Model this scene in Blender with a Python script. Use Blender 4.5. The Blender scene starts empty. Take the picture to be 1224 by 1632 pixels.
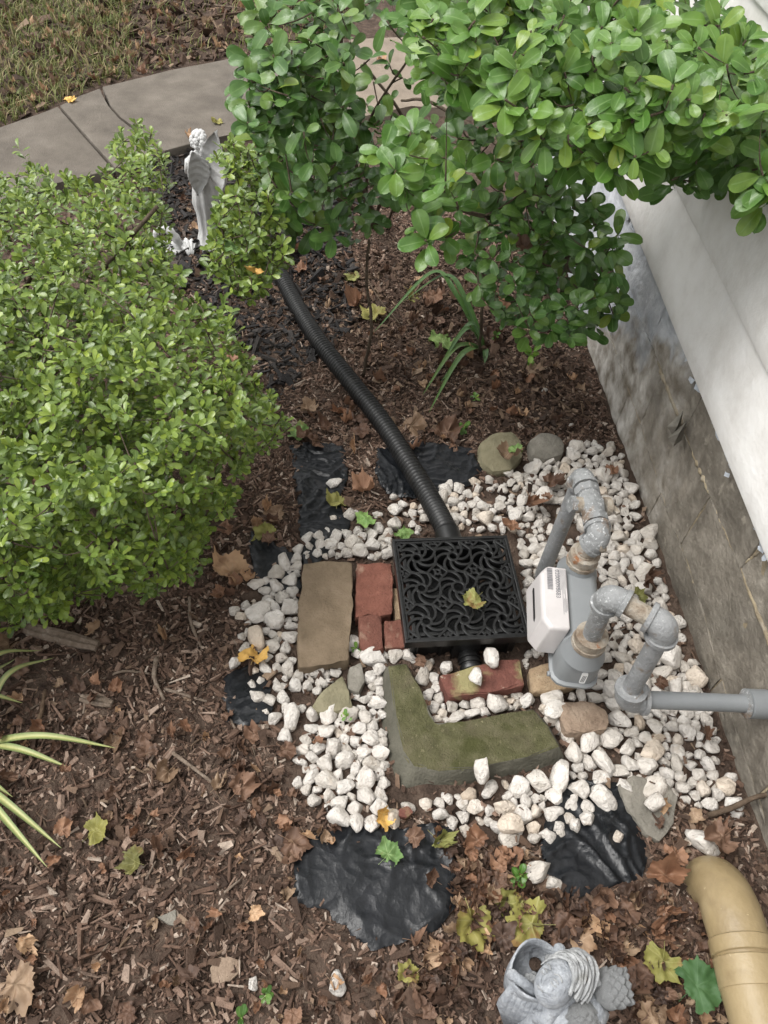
import bpy, bmesh, math, random
import numpy as np
from mathutils import Vector, Matrix, noise as mnoise

rng = np.random.default_rng(7)
random.seed(7)
SC = bpy.context.scene
COL = SC.collection
pi = math.pi

# ------------------------------------------------------------------ camera, world, sun, exposure
F, CAMH = 1226.0, 1.6                       # focal length in photograph pixels (1224 wide), camera height
_D = np.array([500 - 612, -(1820 - 816), -F]); UP = -_D / np.linalg.norm(_D)   # straight-down direction in camera axes
_f = np.array([0, 0, -1.0]); YW = _f - UP * _f.dot(UP); YW /= np.linalg.norm(YW); XW = np.cross(YW, UP)
R = np.array([XW, YW, UP]); CP = np.array([0, 0, CAMH])
cam_d = bpy.data.cameras.new('camera'); cam = bpy.data.objects.new('camera', cam_d); COL.objects.link(cam)
cam_d.sensor_fit = 'HORIZONTAL'; cam_d.sensor_width = 36; cam_d.lens = 36 * F / 1224
cam_d.clip_start = 0.02; cam_d.clip_end = 400
M4 = Matrix([list(R[0]) + [0], list(R[1]) + [0], list(R[2]) + [CAMH], [0, 0, 0, 1]])
cam.matrix_world = M4
SC.camera = cam

SUN_EL, SUN_AZ = math.radians(60), math.radians(-95)      # azimuth measured from +Y towards +X
w = bpy.data.worlds.new('World'); SC.world = w; w.use_nodes = True
nt = w.node_tree; nt.nodes.clear()
sky = nt.nodes.new('ShaderNodeTexSky'); sky.sky_type = 'NISHITA'; sky.sun_disc = False
sky.sun_elevation = SUN_EL; sky.sun_rotation = SUN_AZ; sky.air_density = 1.6; sky.dust_density = 4.0; sky.ozone_density = 1.0
hsv = nt.nodes.new('ShaderNodeHueSaturation'); hsv.inputs['Saturation'].default_value = 0.06     # cloud cover greys the sky
bg = nt.nodes.new('ShaderNodeBackground'); bg.inputs['Strength'].default_value = 0.145
out = nt.nodes.new('ShaderNodeOutputWorld')
nt.links.new(sky.outputs[0], hsv.inputs['Color']); nt.links.new(hsv.outputs[0], bg.inputs['Color']); nt.links.new(bg.outputs[0], out.inputs['Surface'])
sun_d = bpy.data.lights.new('sun', 'SUN'); sun_d.energy = 1.2; sun_d.angle = math.radians(32); sun_d.color = (1, .965, .91)
sun = bpy.data.objects.new('sun', sun_d); COL.objects.link(sun)
sd = Vector((math.sin(SUN_AZ) * math.cos(SUN_EL), math.cos(SUN_AZ) * math.cos(SUN_EL), math.sin(SUN_EL)))
sun.rotation_euler = sd.to_track_quat('Z', 'Y').to_euler(); sun.location = (0, 0, 5)
SC.view_settings.view_transform = 'Standard'; SC.view_settings.look = 'None'
SC.view_settings.exposure = 0.84; SC.view_settings.gamma = 1; SC.view_settings.use_curve_mapping = False

# ------------------------------------------------------------------ measuring helpers
def ray(px, py): return R @ np.array([px - 612, -(py - 816), -F])
def g(y):                                    # the bed falls away from the viewer
    return np.clip(-.045 - .085 * (np.asarray(y, float) - .92), -.17, 0.0)
def at(px, py, z=None, dz=0.0):              # the place seen at a point of the photograph, on the ground or at a height
    d = ray(px, py)
    zz = -.05 if z is None else z
    for _ in range(1 if z is not None else 25):
        p = CP + d * ((zz - CAMH) / d[2])
        if z is None: zz = float(g(p[1])) + dz
    return p
def atd(px, py, depth): return CP + ray(px, py) / F * depth
def proj(p):
    c = (np.atleast_2d(p) - CP) @ R
    return 612 + F * c[:, 0] / -c[:, 2], 816 - F * c[:, 1] / -c[:, 2], -c[:, 2]
def inside(px, py, poly):
    px = np.asarray(px, float); py = np.asarray(py, float); r = np.zeros(px.shape, bool)
    n = len(poly)
    for i in range(n):
        x1, y1 = poly[i][:2]; x2, y2 = poly[(i + 1) % n][:2]
        if y1 == y2: continue
        c = ((y1 > py) != (y2 > py)) & (px < (x2 - x1) * (py - y1) / (y2 - y1) + x1)
        r ^= c
    return r
def edge_near(px, py, poly):                 # nearest point on the outline and its distance
    P = np.stack([px, py], -1); best = np.full(P.shape[:-1], 1e9); q = np.zeros_like(P)
    n = len(poly)
    for i in range(n):
        a = np.array(poly[i][:2], float); b = np.array(poly[(i + 1) % n][:2], float); ab = b - a
        t = np.clip(((P - a) @ ab) / (ab @ ab + 1e-12), 0, 1); c = a + t[..., None] * ab
        d = np.linalg.norm(P - c, axis=-1); m = d < best
        best[m] = d[m]; q[m] = c[m]
    return q, best
def lerp(a, b, t): return a + (b - a) * t

# ------------------------------------------------------------------ object helpers
def tag(o, label=None, cat=None, group=None, kind=None):
    if label: o['label'] = label
    if cat: o['category'] = cat
    if group: o['group'] = group
    if kind: o['kind'] = kind
    return o
def link(o, parent=None):
    COL.objects.link(o)
    if parent is not None: o.parent = parent
    return o
def thing(name, loc, label, cat, group=None, rz=0):
    o = bpy.data.objects.new(name, None); o.empty_display_size = .05; COL.objects.link(o); o.location = Vector(loc); o.rotation_euler = (0, 0, rz)
    return tag(o, label, cat, group)
def new_mesh(name, verts, faces, mats, smooth=True, mi=None):
    me = bpy.data.meshes.new(name)
    me.from_pydata([tuple(v) for v in verts], [], faces)
    for m in (mats if isinstance(mats, (list, tuple)) else [mats]): me.materials.append(m)
    if mi is not None: me.polygons.foreach_set('material_index', mi)
    me.polygons.foreach_set('use_smooth', [smooth] * len(me.polygons))
    me.update(); return me
def fast_mesh(name, V, Q, mats, smooth=True):  # V (n,3), Q (m,k) with one k for all faces
    me = bpy.data.meshes.new(name); V = np.asarray(V, np.float32); Q = np.asarray(Q, np.int32); k = Q.shape[1]
    me.vertices.add(len(V)); me.vertices.foreach_set('co', V.ravel())
    me.loops.add(Q.size); me.loops.foreach_set('vertex_index', Q.ravel())
    me.polygons.add(len(Q)); me.polygons.foreach_set('loop_start', np.arange(0, Q.size, k, dtype=np.int32))
    me.polygons.foreach_set('loop_total', np.full(len(Q), k, np.int32))
    me.polygons.foreach_set('use_smooth', np.full(len(Q), smooth))
    for m in (mats if isinstance(mats, (list, tuple)) else [mats]): me.materials.append(m)
    me.update(calc_edges=True); return me
class MB:
    def __init__(s): s.v = []; s.f = []; s.m = []; s.cur = 0
    def add(s, V, Fs):
        n = len(s.v); s.v += [tuple(map(float, v)) for v in V]
        s.f += [tuple(i + n for i in f) for f in Fs]; s.m += [s.cur] * len(Fs)
    def box(s, c, h, rot=None, taper=1.0):
        V = []
        for z in (-1, 1):
            t = taper if z > 0 else 1
            for x, y in ((-1, -1), (1, -1), (1, 1), (-1, 1)): V.append(Vector((x * h[0] * t, y * h[1] * t, z * h[2])))
        if rot is not None: V = [rot @ v for v in V]
        s.add([v + Vector(c) for v in V], [(3, 2, 1, 0), (4, 5, 6, 7), (0, 1, 5, 4), (1, 2, 6, 5), (2, 3, 7, 6), (3, 0, 4, 7)])
    def tube(s, pts, rad, n=12, cap=True):
        pts = [Vector(p) for p in pts]; rad = rad if hasattr(rad, '__len__') else [rad] * len(pts)
        V = []; up = None
        for i, p in enumerate(pts):
            a = pts[max(i - 1, 0)]; b = pts[min(i + 1, len(pts) - 1)]; t = (b - a)
            t = t.normalized() if t.length > 1e-9 else Vector((0, 0, 1))
            if up is None: up = t.orthogonal().normalized()
            up = up - t * up.dot(t)
            up = up.normalized() if up.length > 1e-6 else t.orthogonal().normalized()
            sd_ = t.cross(up)
            for k in range(n):
                a_ = 2 * pi * k / n
                V.append(p + (up * math.cos(a_) + sd_ * math.sin(a_)) * rad[i])
        Fs = []
        for i in range(len(pts) - 1):
            for k in range(n):
                Fs.append((i * n + k, i * n + (k + 1) % n, (i + 1) * n + (k + 1) % n, (i + 1) * n + k))
        if cap:
            Fs.append(tuple(range(n))[::-1]); Fs.append(tuple((len(pts) - 1) * n + k for k in range(n)))
        s.add(V, Fs)
    def loft(s, rings):                         # list of equal-length point loops, bottom to top
        n = len(rings[0]); V = [p for r in rings for p in r]; Fs = []
        for i in range(len(rings) - 1):
            for k in range(n): Fs.append((i * n + k, i * n + (k + 1) % n, (i + 1) * n + (k + 1) % n, (i + 1) * n + k))
        Fs.append(tuple(range(n))[::-1]); Fs.append(tuple((len(rings) - 1) * n + k for k in range(n)))
        s.add(V, Fs)
    def ball(s, c, r, nu=14, nv=8, rot=None):
        r = r if hasattr(r, '__len__') else (r, r, r); V = []; c = Vector(c)
        for j in range(1, nv):
            th = pi * j / nv
            for k in range(nu):
                a = 2 * pi * k / nu; p = Vector((r[0] * math.sin(th) * math.cos(a), r[1] * math.sin(th) * math.sin(a), r[2] * math.cos(th)))
                V.append(c + (rot @ p if rot is not None else p))
        Fs = []
        for j in range(nv - 2):
            for k in range(nu): Fs.append((j * nu + k, (j + 1) * nu + k, (j + 1) * nu + (k + 1) % nu, j * nu + (k + 1) % nu))
        t = Vector((0, 0, r[2])); t = rot @ t if rot is not None else t
        V += [c + t, c - t]; a_, b_ = len(V) - 2, len(V) - 1
        for k in range(nu):
            Fs.append((a_, k, (k + 1) % nu)); Fs.append((b_, (nv - 2) * nu + (k + 1) % nu, (nv - 2) * nu + k))
        s.add(V, Fs)
    def mesh(s, name, mats, smooth=True): return new_mesh(name, s.v, s.f, mats, smooth, s.m)
    def build(s, name, mats, parent=None, smooth=True, origin=None, bevel=0, auto=None):
        if origin is not None:
            o3 = Vector(origin); s.v = [tuple(Vector(v) - o3) for v in s.v]
        me = s.mesh(name, mats, smooth); o = bpy.data.objects.new(name, me); link(o, parent)
        if origin is not None and parent is None: o.location = o3
        if bevel:
            b = o.modifiers.new('b', 'BEVEL'); b.width = bevel; b.segments = 2; b.limit_method = 'ANGLE'; b.angle_limit = math.radians(35)
        if auto is not None: sharp(me, auto)
        return o
def sharp(me, deg):
    bm = bmesh.new(); bm.from_mesh(me)
    for e in bm.edges:
        if len(e.link_faces) == 2 and e.calc_face_angle(0) > math.radians(deg): e.smooth = False
    bm.to_mesh(me); bm.free()

# ------------------------------------------------------------------ materials
def mat(name, cols, scale=20, rough=.8, bump=.3, bscale=60, spec=.4, detail=6, rnd=None, distort=0.0, metal=0, rvar=.1, blotch=None, trans=0, bdist=.01, coat=0):
    """cols: noise colour ramp; rnd: ramp read by a per-piece random number, multiplied in; blotch: (scale, lo, hi, colour, amount) stains"""
    m = bpy.data.materials.new(name); m.use_nodes = True; t = m.node_tree; N = t.nodes; L = t.links
    b = N['Principled BSDF']; b.inputs['Specular IOR Level'].default_value = spec; b.inputs['Metallic'].default_value = metal
    if coat: b.inputs['Coat Weight'].default_value = coat; b.inputs['Coat Roughness'].default_value = .15
    tc = N.new('ShaderNodeTexCoord'); oi = N.new('ShaderNodeObjectInfo'); ge = N.new('ShaderNodeNewGeometry')
    wv = N.new('ShaderNodeMath'); wv.operation = 'MULTIPLY'; wv.inputs[1].default_value = 57.0; L.new(oi.outputs['Random'], wv.inputs[0])
    def nz(sc, det, dis=0.0):
        n = N.new('ShaderNodeTexNoise'); n.noise_dimensions = '4D'; n.inputs['Scale'].default_value = sc; n.inputs['Detail'].default_value = det
        n.inputs['Roughness'].default_value = .6; n.inputs['Distortion'].default_value = dis
        L.new(tc.outputs['Object'], n.inputs['Vector']); L.new(wv.outputs[0], n.inputs['W']); return n
    def ramp(cs):
        r = N.new('ShaderNodeValToRGB'); e = r.color_ramp.elements
        while len(e) > 1: e.remove(e[-1])
        for i, (p, c) in enumerate(cs):
            el = e[0] if i == 0 else e.new(p)
            el.position = p; el.color = (*c, 1)
        return r
    n1 = nz(scale, detail, distort); r1 = ramp(cols); L.new(n1.outputs[0], r1.inputs[0]); col = r1.outputs[0]
    if rnd:
        ad = N.new('ShaderNodeMath'); L.new(ge.outputs['Random Per Island'], ad.inputs[0]); L.new(oi.outputs['Random'], ad.inputs[1])
        fr = N.new('ShaderNodeMath'); fr.operation = 'FRACT'; L.new(ad.outputs[0], fr.inputs[0])
        r2 = ramp(rnd); L.new(fr.outputs[0], r2.inputs[0])
        mx = N.new('ShaderNodeMix'); mx.data_type = 'RGBA'; mx.blend_type = 'MULTIPLY'; mx.inputs[0].default_value = 1
        L.new(col, mx.inputs[6]); L.new(r2.outputs[0], mx.inputs[7]); col = mx.outputs[2]
    for bl in (blotch or []):
        bs, lo, hi, bc, am = bl
        n2 = nz(bs, 8, .3); mr = N.new('ShaderNodeMapRange'); mr.inputs[1].default_value = lo; mr.inputs[2].default_value = hi; mr.inputs[4].default_value = am
        L.new(n2.outputs[0], mr.inputs[0])
        mx = N.new('ShaderNodeMix'); mx.data_type = 'RGBA'; L.new(mr.outputs[0], mx.inputs[0]); L.new(col, mx.inputs[6]); mx.inputs[7].default_value = (*bc, 1); col = mx.outputs[2]
    L.new(col, b.inputs['Base Color'])
    rr = N.new('ShaderNodeMapRange'); rr.inputs[3].default_value = max(.02, rough - rvar); rr.inputs[4].default_value = min(1, rough + rvar)
    L.new(n1.outputs[0], rr.inputs[0]); L.new(rr.outputs[0], b.inputs['Roughness'])
    if bump:
        n3 = nz(bscale, 8); bp = N.new('ShaderNodeBump'); bp.inputs['Strength'].default_value = bump; bp.inputs['Distance'].default_value = bdist
        L.new(n3.outputs[0], bp.inputs['Height']); L.new(bp.outputs[0], b.inputs['Normal'])
    if trans:
        tr = N.new('ShaderNodeBsdfTranslucent'); L.new(col, tr.inputs[0]); ms = N.new('ShaderNodeMixShader'); ms.inputs[0].default_value = trans
        o_ = N['Material Output']; L.new(b.outputs[0], ms.inputs[1]); L.new(tr.outputs[0], ms.inputs[2]); L.new(ms.outputs[0], o_.inputs[0])
    m['col'] = 0
    return m
def leafmat(name, dark, light, vein, rough=.35, trans=.18, rnd=None, blot=None, vw=.12):
    """a leaf: colour by noise, a paler midrib and side veins read from the leaf's own 'vein' attribute"""
    m = mat(name, [(.3, dark), (.7, light)], 35, rough, .15, 90, .45, 4, rnd or [(0, (.6, .72, .6)), (.4, (.95, 1, .95)), (.8, (1.2, 1.12, 1.0)), (.96, (1.5, 1.25, 1.0)), (1, (2.2, 1.5, .9))], trans=trans, blotch=blot)
    t = m.node_tree; N = t.nodes; L = t.links; b = N['Principled BSDF']
    src = b.inputs['Base Color'].links[0].from_socket
    a = N.new('ShaderNodeAttribute'); a.attribute_name = 'vein'
    mr = N.new('ShaderNodeMapRange'); mr.inputs[1].default_value = vw; mr.inputs[2].default_value = 0.0; mr.inputs[4].default_value = .6
    L.new(a.outputs['Fac'], mr.inputs[0]); mx = N.new('ShaderNodeMix'); mx.data_type = 'RGBA'
    L.new(mr.outputs[0], mx.inputs[0]); L.new(src, mx.inputs[6]); mx.inputs[7].default_value = (*vein, 1)
    L.new(mx.outputs[2], b.inputs['Base Color'])
    for n in N:
        if n.type == 'BSDF_TRANSLUCENT': L.new(mx.outputs[2], n.inputs[0])
    return m
MT = {}
MT['soil'] = mat('soil', [(.3, (.042, .029, .022)), (.5, (.088, .061, .046)), (.72, (.155, .113, .086))], 30, .95, .9, 120, .2, 10, bdist=.02)
MT['chip'] = mat('bark_chip', [(.3, (.6, .6, .6)), (.7, (1.1, 1.1, 1.1))], 90, .85, .5, 300, .25, 5,
                 rnd=[(0, (.04, .025, .018)), (.3, (.09, .055, .039)), (.6, (.155, .097, .069)), (.82, (.235, .158, .118)), (.95, (.34, .255, .2)), (1, (.46, .38, .31))])
MT['chipblack'] = mat('black_chip', [(.3, (.7, .7, .7)), (.7, (1.1, 1.1, 1.1))], 90, .7, .5, 300, .35, 5,
                      rnd=[(0, (.010, .009, .009)), (.5, (.022, .019, .018)), (.85, (.04, .034, .03)), (1, (.1, .075, .06))])
MT['crumb'] = mat('leaf_crumb', [(.3, (.7, .7, .7)), (.7, (1.1, 1.1, 1.1))], 60, .8, .4, 200, .25, 5,
                  rnd=[(0, (.04, .026, .019)), (.45, (.085, .053, .037)), (.8, (.15, .098, .067)), (1, (.27, .195, .135))])
MT['stone'] = mat('white_stone', [(.25, (.46, .425, .38)), (.5, (.61, .58, .54)), (.75, (.70, .675, .64))], 70, .88, 1.0, 170, .25, 9,
                  rnd=[(0, (.86, .83, .79)), (.4, (1, .98, .96)), (.85, (1.06, 1.05, 1.04)), (.95, (1.05, .96, .86)), (1, (.9, .78, .66))], blotch=[(38, .58, .72, (.36, .28, .2), .55)], bdist=.012)
MT['block'] = mat('brown_block', [(.3, (.12, .09, .058)), (.55, (.18, .135, .09)), (.8, (.25, .19, .135))], 22, .9, .5, 180, .25, 8,
                  blotch=[(14, .55, .7, (.13, .11, .085), .7), (40, .68, .74, (.5, .36, .24), .8)])
MT['brick'] = mat('red_brick', [(.3, (.12, .05, .037)), (.55, (.19, .082, .06)), (.8, (.28, .145, .108))], 30, .92, .7, 140, .2, 8,
                  blotch=[(20, .58, .72, (.4, .3, .22), .6), (11, .58, .68, (.07, .045, .035), .6)], rnd=[(0, (.85, .85, .85)), (1, (1.12, 1.08, 1.05))])
MT['brickmoss'] = mat('mossy_brick', [(.3, (.085, .036, .028)), (.55, (.14, .057, .044)), (.8, (.22, .105, .08))], 30, .92, .6, 140, .2, 8,
                      blotch=[(8, .50, .58, (.27, .25, .12), .85), (60, .66, .72, (.5, .45, .36), .7)])
MT['tan'] = mat('tan_brick', [(.3, (.3, .21, .13)), (.55, (.42, .31, .2)), (.8, (.52, .42, .3))], 60, .95, .9, 240, .2, 8, blotch=[(30, .64, .7, (.6, .55, .48), .8)])
MT['rock'] = mat('brown_rock', [(.3, (.17, .12, .085)), (.55, (.27, .2, .145)), (.8, (.38, .3, .23))], 25, .85, .8, 120, .35, 8, blotch=[(18, .6, .7, (.3, .15, .08), .5)])
MT['rockgrey'] = mat('grey_rock', [(.3, (.13, .12, .1)), (.55, (.2, .185, .155)), (.8, (.28, .26, .225))], 25, .85, .7, 120, .35, 8, blotch=[(30, .64, .72, (.4, .38, .34), .6)])
MT['olive'] = mat('olive_stone', [(.3, (.13, .12, .075)), (.55, (.2, .18, .115)), (.8, (.27, .245, .165))], 20, .9, .6, 130, .25, 8, blotch=[(12, .6, .7, (.1, .1, .07), .6)])
MT['moss'] = mat('mossy_stone_top', [(.25, (.055, .055, .024)), (.5, (.115, .112, .055)), (.75, (.185, .17, .10))], 34, .95, 1.0, 260, .15, 10,
                 blotch=[(55, .66, .71, (.4, .36, .22), .75), (8, .52, .64, (.15, .128, .085), .6), (9, .68, .72, (.55, .52, .46), .85), (120, .6, .66, (.26, .235, .14), .6), (13, .58, .66, (.065, .07, .022), .7)], bdist=.012)
MT['mossside'] = mat('stone_side', [(.3, (.06, .057, .042)), (.6, (.10, .094, .072)), (.85, (.15, .14, .11))], 26, .8, .6, 150, .35, 8, blotch=[(20, .62, .7, (.17, .16, .1), .5)])
MT['plastic'] = mat('black_plastic_sheet', [(.3, (.005, .006, .007)), (.6, (.009, .010, .012)), (.85, (.015, .016, .019))], 12, .30, .25, 45, .32, 8, distort=1,
                    blotch=[(11, .6, .8, (.07, .07, .07), .35), (160, .73, .76, (.3, .27, .22), .5)], rvar=.12)
_t = MT['plastic'].node_tree; _N = _t.nodes; _L = _t.links; _b = _N['Principled BSDF']; _tc = _N.new('ShaderNodeTexCoord')
_nz = _N.new('ShaderNodeTexNoise'); _nz.inputs['Scale'].default_value = 9; _mxv = _N.new('ShaderNodeMix'); _mxv.data_type = 'VECTOR'; _mxv.inputs[0].default_value = .12
_L.new(_tc.outputs['Object'], _nz.inputs['Vector']); _L.new(_tc.outputs['Object'], _mxv.inputs[4]); _L.new(_nz.outputs['Color'], _mxv.inputs[5]); _prev = _b.inputs['Normal'].links[0].from_socket
for _s, _st in ((11, .22), (34, .14)):          # crumpled film: flat facets meeting in sharp creases
    _v = _N.new('ShaderNodeTexVoronoi'); _v.inputs['Scale'].default_value = _s; _L.new(_mxv.outputs[1], _v.inputs['Vector']); _bp = _N.new('ShaderNodeBump'); _bp.inputs['Strength'].default_value = _st; _bp.inputs['Distance'].default_value = .02
    _L.new(_v.outputs['Distance'], _bp.inputs['Height']); _L.new(_prev, _bp.inputs['Normal']); _prev = _bp.outputs[0]
_L.new(_prev, _b.inputs['Normal'])
MT['basin'] = mat('black_basin_plastic', [(.3, (.006, .006, .006)), (.7, (.011, .011, .011))], 60, .34, .12, 500, .5, 3, blotch=[(70, .7, .75, (.06, .055, .05), .5)])
MT['hose'] = mat('black_hose_plastic', [(.3, (.009, .009, .009)), (.7, (.016, .016, .016))], 30, .42, .06, 300, .5, 3, blotch=[(9, .56, .75, (.035, .032, .028), .6)])
MT['gasgrey'] = mat('grey_gas_paint', [(.3, (.17, .175, .178)), (.55, (.225, .23, .232)), (.8, (.285, .288, .288))], 34, .5, .5, 150, .45, 8,
                    blotch=[(22, .56, .64, (.15, .11, .075), .75), (140, .6, .67, (.43, .44, .44), .65)])
MT['gasgreyold'] = mat('weathered_gas_paint', [(.3, (.165, .17, .17)), (.6, (.225, .23, .23)), (.8, (.30, .303, .30))], 30, .5, .6, 130, .4, 8,
                       blotch=[(17, .54, .62, (.15, .10, .062), .8), (150, .57, .64, (.5, .51, .51), .75)])
MT['rust'] = mat('rusty_fitting', [(.3, (.15, .105, .07)), (.5, (.28, .24, .19)), (.75, (.4, .38, .34))], 40, .8, .7, 160, .3, 8, blotch=[(30, .6, .66, (.22, .085, .03), .9)])
MT['meter'] = mat('meter_grey', [(.3, (.175, .185, .19)), (.7, (.205, .215, .22))], 14, .42, .08, 400, .45, 4, blotch=[(45, .68, .74, (.32, .33, .33), .4)])
MT['cover'] = mat('meter_cover_white', [(.3, (.43, .405, .395)), (.7, (.49, .465, .455))], 16, .45, .05, 300, .4, 4, blotch=[(50, .68, .76, (.5, .47, .44), .4)])
MT['sticker'] = mat('sticker_white', [(.3, (.78, .78, .77)), (.7, (.82, .82, .81))], 20, .4, 0, 50)
MT['ink'] = mat('ink', [(.3, (.10, .10, .11)), (.7, (.14, .14, .15))], 20, .6, 0, 50)
MT['black'] = mat('dark_slot', [(.3, (.012, .012, .012)), (.7, (.018, .018, .018))], 20, .5, 0, 50)
MT['yellow'] = mat('tan_drain_pipe', [(.25, (.21, .155, .078)), (.5, (.28, .213, .115)), (.75, (.36, .285, .17))], 7, .42, .2, 90, .4, 9,
                   blotch=[(9, .5, .68, (.17, .125, .07), .7), (3, .52, .7, (.4, .31, .18), .5), (60, .66, .72, (.6, .5, .32), .5)], distort=.8)
MT['siding'] = mat('white_siding', [(.3, (.60, .58, .55)), (.5, (.69, .675, .65)), (.75, (.74, .73, .71))], 14, .6, .35, 55, .3, 10,
                   blotch=[(5, .52, .75, (.52, .49, .45), .55), (16, .6, .75, (.68, .675, .665), .7), (120, .70, .76, (.42, .39, .35), .5)], bdist=.008)
MT['mortar'] = mat('mortar', [(.3, (.24, .19, .12)), (.55, (.37, .30, .19)), (.8, (.5, .43, .31))], 60, .95, 1, 200, .2, 8, blotch=[(9, .5, .6, (.12, .105, .085), .85)])
MT['flake'] = mat('paint_flake', [(.3, (.35, .38, .42)), (.6, (.5, .53, .57)), (.85, (.62, .64, .66))], 40, .7, .5, 120, .3, 8)
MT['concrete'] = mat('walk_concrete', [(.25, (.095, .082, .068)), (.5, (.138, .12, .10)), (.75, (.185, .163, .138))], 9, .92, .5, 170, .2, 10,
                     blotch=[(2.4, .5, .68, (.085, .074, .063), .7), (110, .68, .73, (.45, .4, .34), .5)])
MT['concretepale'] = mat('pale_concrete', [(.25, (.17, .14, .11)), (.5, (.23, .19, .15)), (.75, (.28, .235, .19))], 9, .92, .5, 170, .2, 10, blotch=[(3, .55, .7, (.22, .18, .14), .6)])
MT['plaster'] = mat('white_plaster', [(.3, (.42, .42, .41)), (.6, (.54, .54, .53)), (.85, (.64, .64, .63))], 14, .65, .3, 90, .35, 8, blotch=[(11, .58, .72, (.42, .41, .39), .5)])
MT['statue'] = mat('grey_statue_stone', [(.25, (.17, .182, .2)), (.5, (.29, .307, .33)), (.75, (.44, .455, .475))], 40, .75, .8, 110, .35, 10,
                   blotch=[(24, .56, .66, (.16, .165, .175), .75), (60, .64, .7, (.62, .63, .64), .6)])
MT['statuepale'] = mat('pale_statue_stone', [(.25, (.2, .205, .21)), (.5, (.33, .337, .34)), (.75, (.5, .505, .5))], 40, .75, .8, 110, .35, 10,
                       blotch=[(24, .58, .68, (.2, .195, .18), .7)])
MT['wood'] = mat('grey_wood', [(.3, (.12, .09, .065)), (.55, (.2, .155, .12)), (.8, (.32, .27, .22))], 70, .9, .8, 120, .2, 8)
MT['twig'] = mat('twig_bark', [(.3, (.075, .052, .036)), (.6, (.13, .095, .068)), (.85, (.2, .155, .115))], 60, .9, .7, 160, .2, 6, rnd=[(0, (.8, .8, .8)), (.7, (1.1, 1.05, 1)), (1, (1.7, 1.6, 1.45))])
MT['bark'] = mat('shrub_bark', [(.3, (.06, .045, .032)), (.6, (.11, .085, .06)), (.85, (.17, .135, .1))], 50, .9, .8, 140, .2, 6)
MT['hedge'] = leafmat('hedge_leaf', (.105, .165, .028), (.18, .255, .054), (.215, .29, .09), .27, .2, [(0, (.55, .62, .6)), (.45, (1, 1, 1)), (.8, (1.25, 1.2, 1.0)), (1, (1.7, 1.5, 1.1))])
MT['young'] = leafmat('young_leaf', (.072, .155, .027), (.118, .22, .043), (.2, .32, .11), .32, .2)
MT['old'] = leafmat('old_leaf', (.055, .122, .025), (.088, .17, .038), (.145, .24, .075), .34, .12)
MT['lily'] = leafmat('lily_leaf', (.055, .12, .03), (.10, .19, .05), (.13, .22, .07), .4, .2)
MT['yucca'] = leafmat('yucca_leaf', (.035, .09, .03), (.06, .125, .045), (.66, .62, .26), .4, .1, vw=1.2)
MT['weed'] = leafmat('weed_leaf', (.13, .25, .03), (.2, .34, .05), (.3, .4, .12), .4, .25)
MT['grass'] = mat('grass_blade', [(.3, (.8, .8, .8)), (.7, (1.1, 1.1, 1.1))], 20, .6, 0, 50, .3, 3, rnd=[(0, (.08, .105, .028)), (.4, (.145, .175, .05)), (.75, (.23, .22, .085)), (1, (.34, .27, .15))], trans=.2)
def deadleaf(name, a, b, vein, blot=None, rnd=None): return leafmat(name, a, b, vein, .65, .15, rnd or [(0, (.5, .47, .45)), (.35, (.95, 1.0, 1.05)), (.7, (1.15, 1.05, .95)), (1, (1.5, 1.5, 1.45))], blot)
MT['lbrown'] = deadleaf('dead_leaf_brown', (.125, .064, .038), (.235, .135, .085), (.29, .19, .125), [(30, .58, .7, (.075, .04, .025), .7)])
MT['lwet'] = deadleaf('dead_leaf_wet', (.055, .03, .02), (.12, .07, .047), (.16, .1, .07), [(30, .55, .7, (.03, .02, .015), .7)])
MT['ltan'] = deadleaf('dead_leaf_tan', (.25, .155, .092), (.4, .275, .175), (.45, .33, .22), [(30, .58, .7, (.17, .085, .04), .7)])
MT['lyellow'] = deadleaf('dead_leaf_yellow', (.42, .26, .07), (.55, .36, .11), (.6, .45, .2), [(22, .56, .68, (.3, .13, .04), .7)])
MT['lolive'] = deadleaf('fading_leaf_olive', (.15, .155, .04), (.26, .25, .075), (.35, .33, .14), [(20, .55, .64, (.2, .1, .04), .8)])
MT['lgreen'] = deadleaf('fallen_leaf_green', (.10, .19, .05), (.2, .31, .1), (.35, .45, .2), [(16, .6, .68, (.24, .1, .04), .85)])
MT['ldark'] = deadleaf('fallen_leaf_dark_green', (.028, .08, .026), (.05, .12, .04), (.09, .17, .07), [(18, .64, .7, (.2, .1, .045), .85)])

# ------------------------------------------------------------------ ground and lawn
def nz2(x, y, s, k=0.0): return mnoise.noise(Vector((x * s + k, y * s - k, k)))
xs = np.concatenate([[-60, -20, -8, -5, -3.6], np.arange(-3.0, 1.30, .025), [1.6, 2.2, 3, 6, 20, 60]])
ys = np.concatenate([[-60, -20, -6, -2, -1, -.5], np.arange(-.3, 3.4, .025), np.arange(3.45, 7, .08), [8, 10, 15, 25, 60, 120]])
V = []
for y in ys:
    for x in xs:
        z = float(g(y))
        if abs(x) < 4 and -1 < y < 7: z += .007 * nz2(x, y, 6) + .006 * nz2(x, y, 19, 3) + .003 * nz2(x, y, 45, 5)
        V.append((x, y, z))
nx = len(xs); Q = [(j * nx + i, j * nx + i + 1, (j + 1) * nx + i + 1, (j + 1) * nx + i) for j in range(len(ys) - 1) for i in range(nx - 1)]
tag(link(bpy.data.objects.new('ground', fast_mesh('ground', V, Q, MT['soil']))), 'dark soil bed under the bark mulch', None, None, 'structure')

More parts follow.
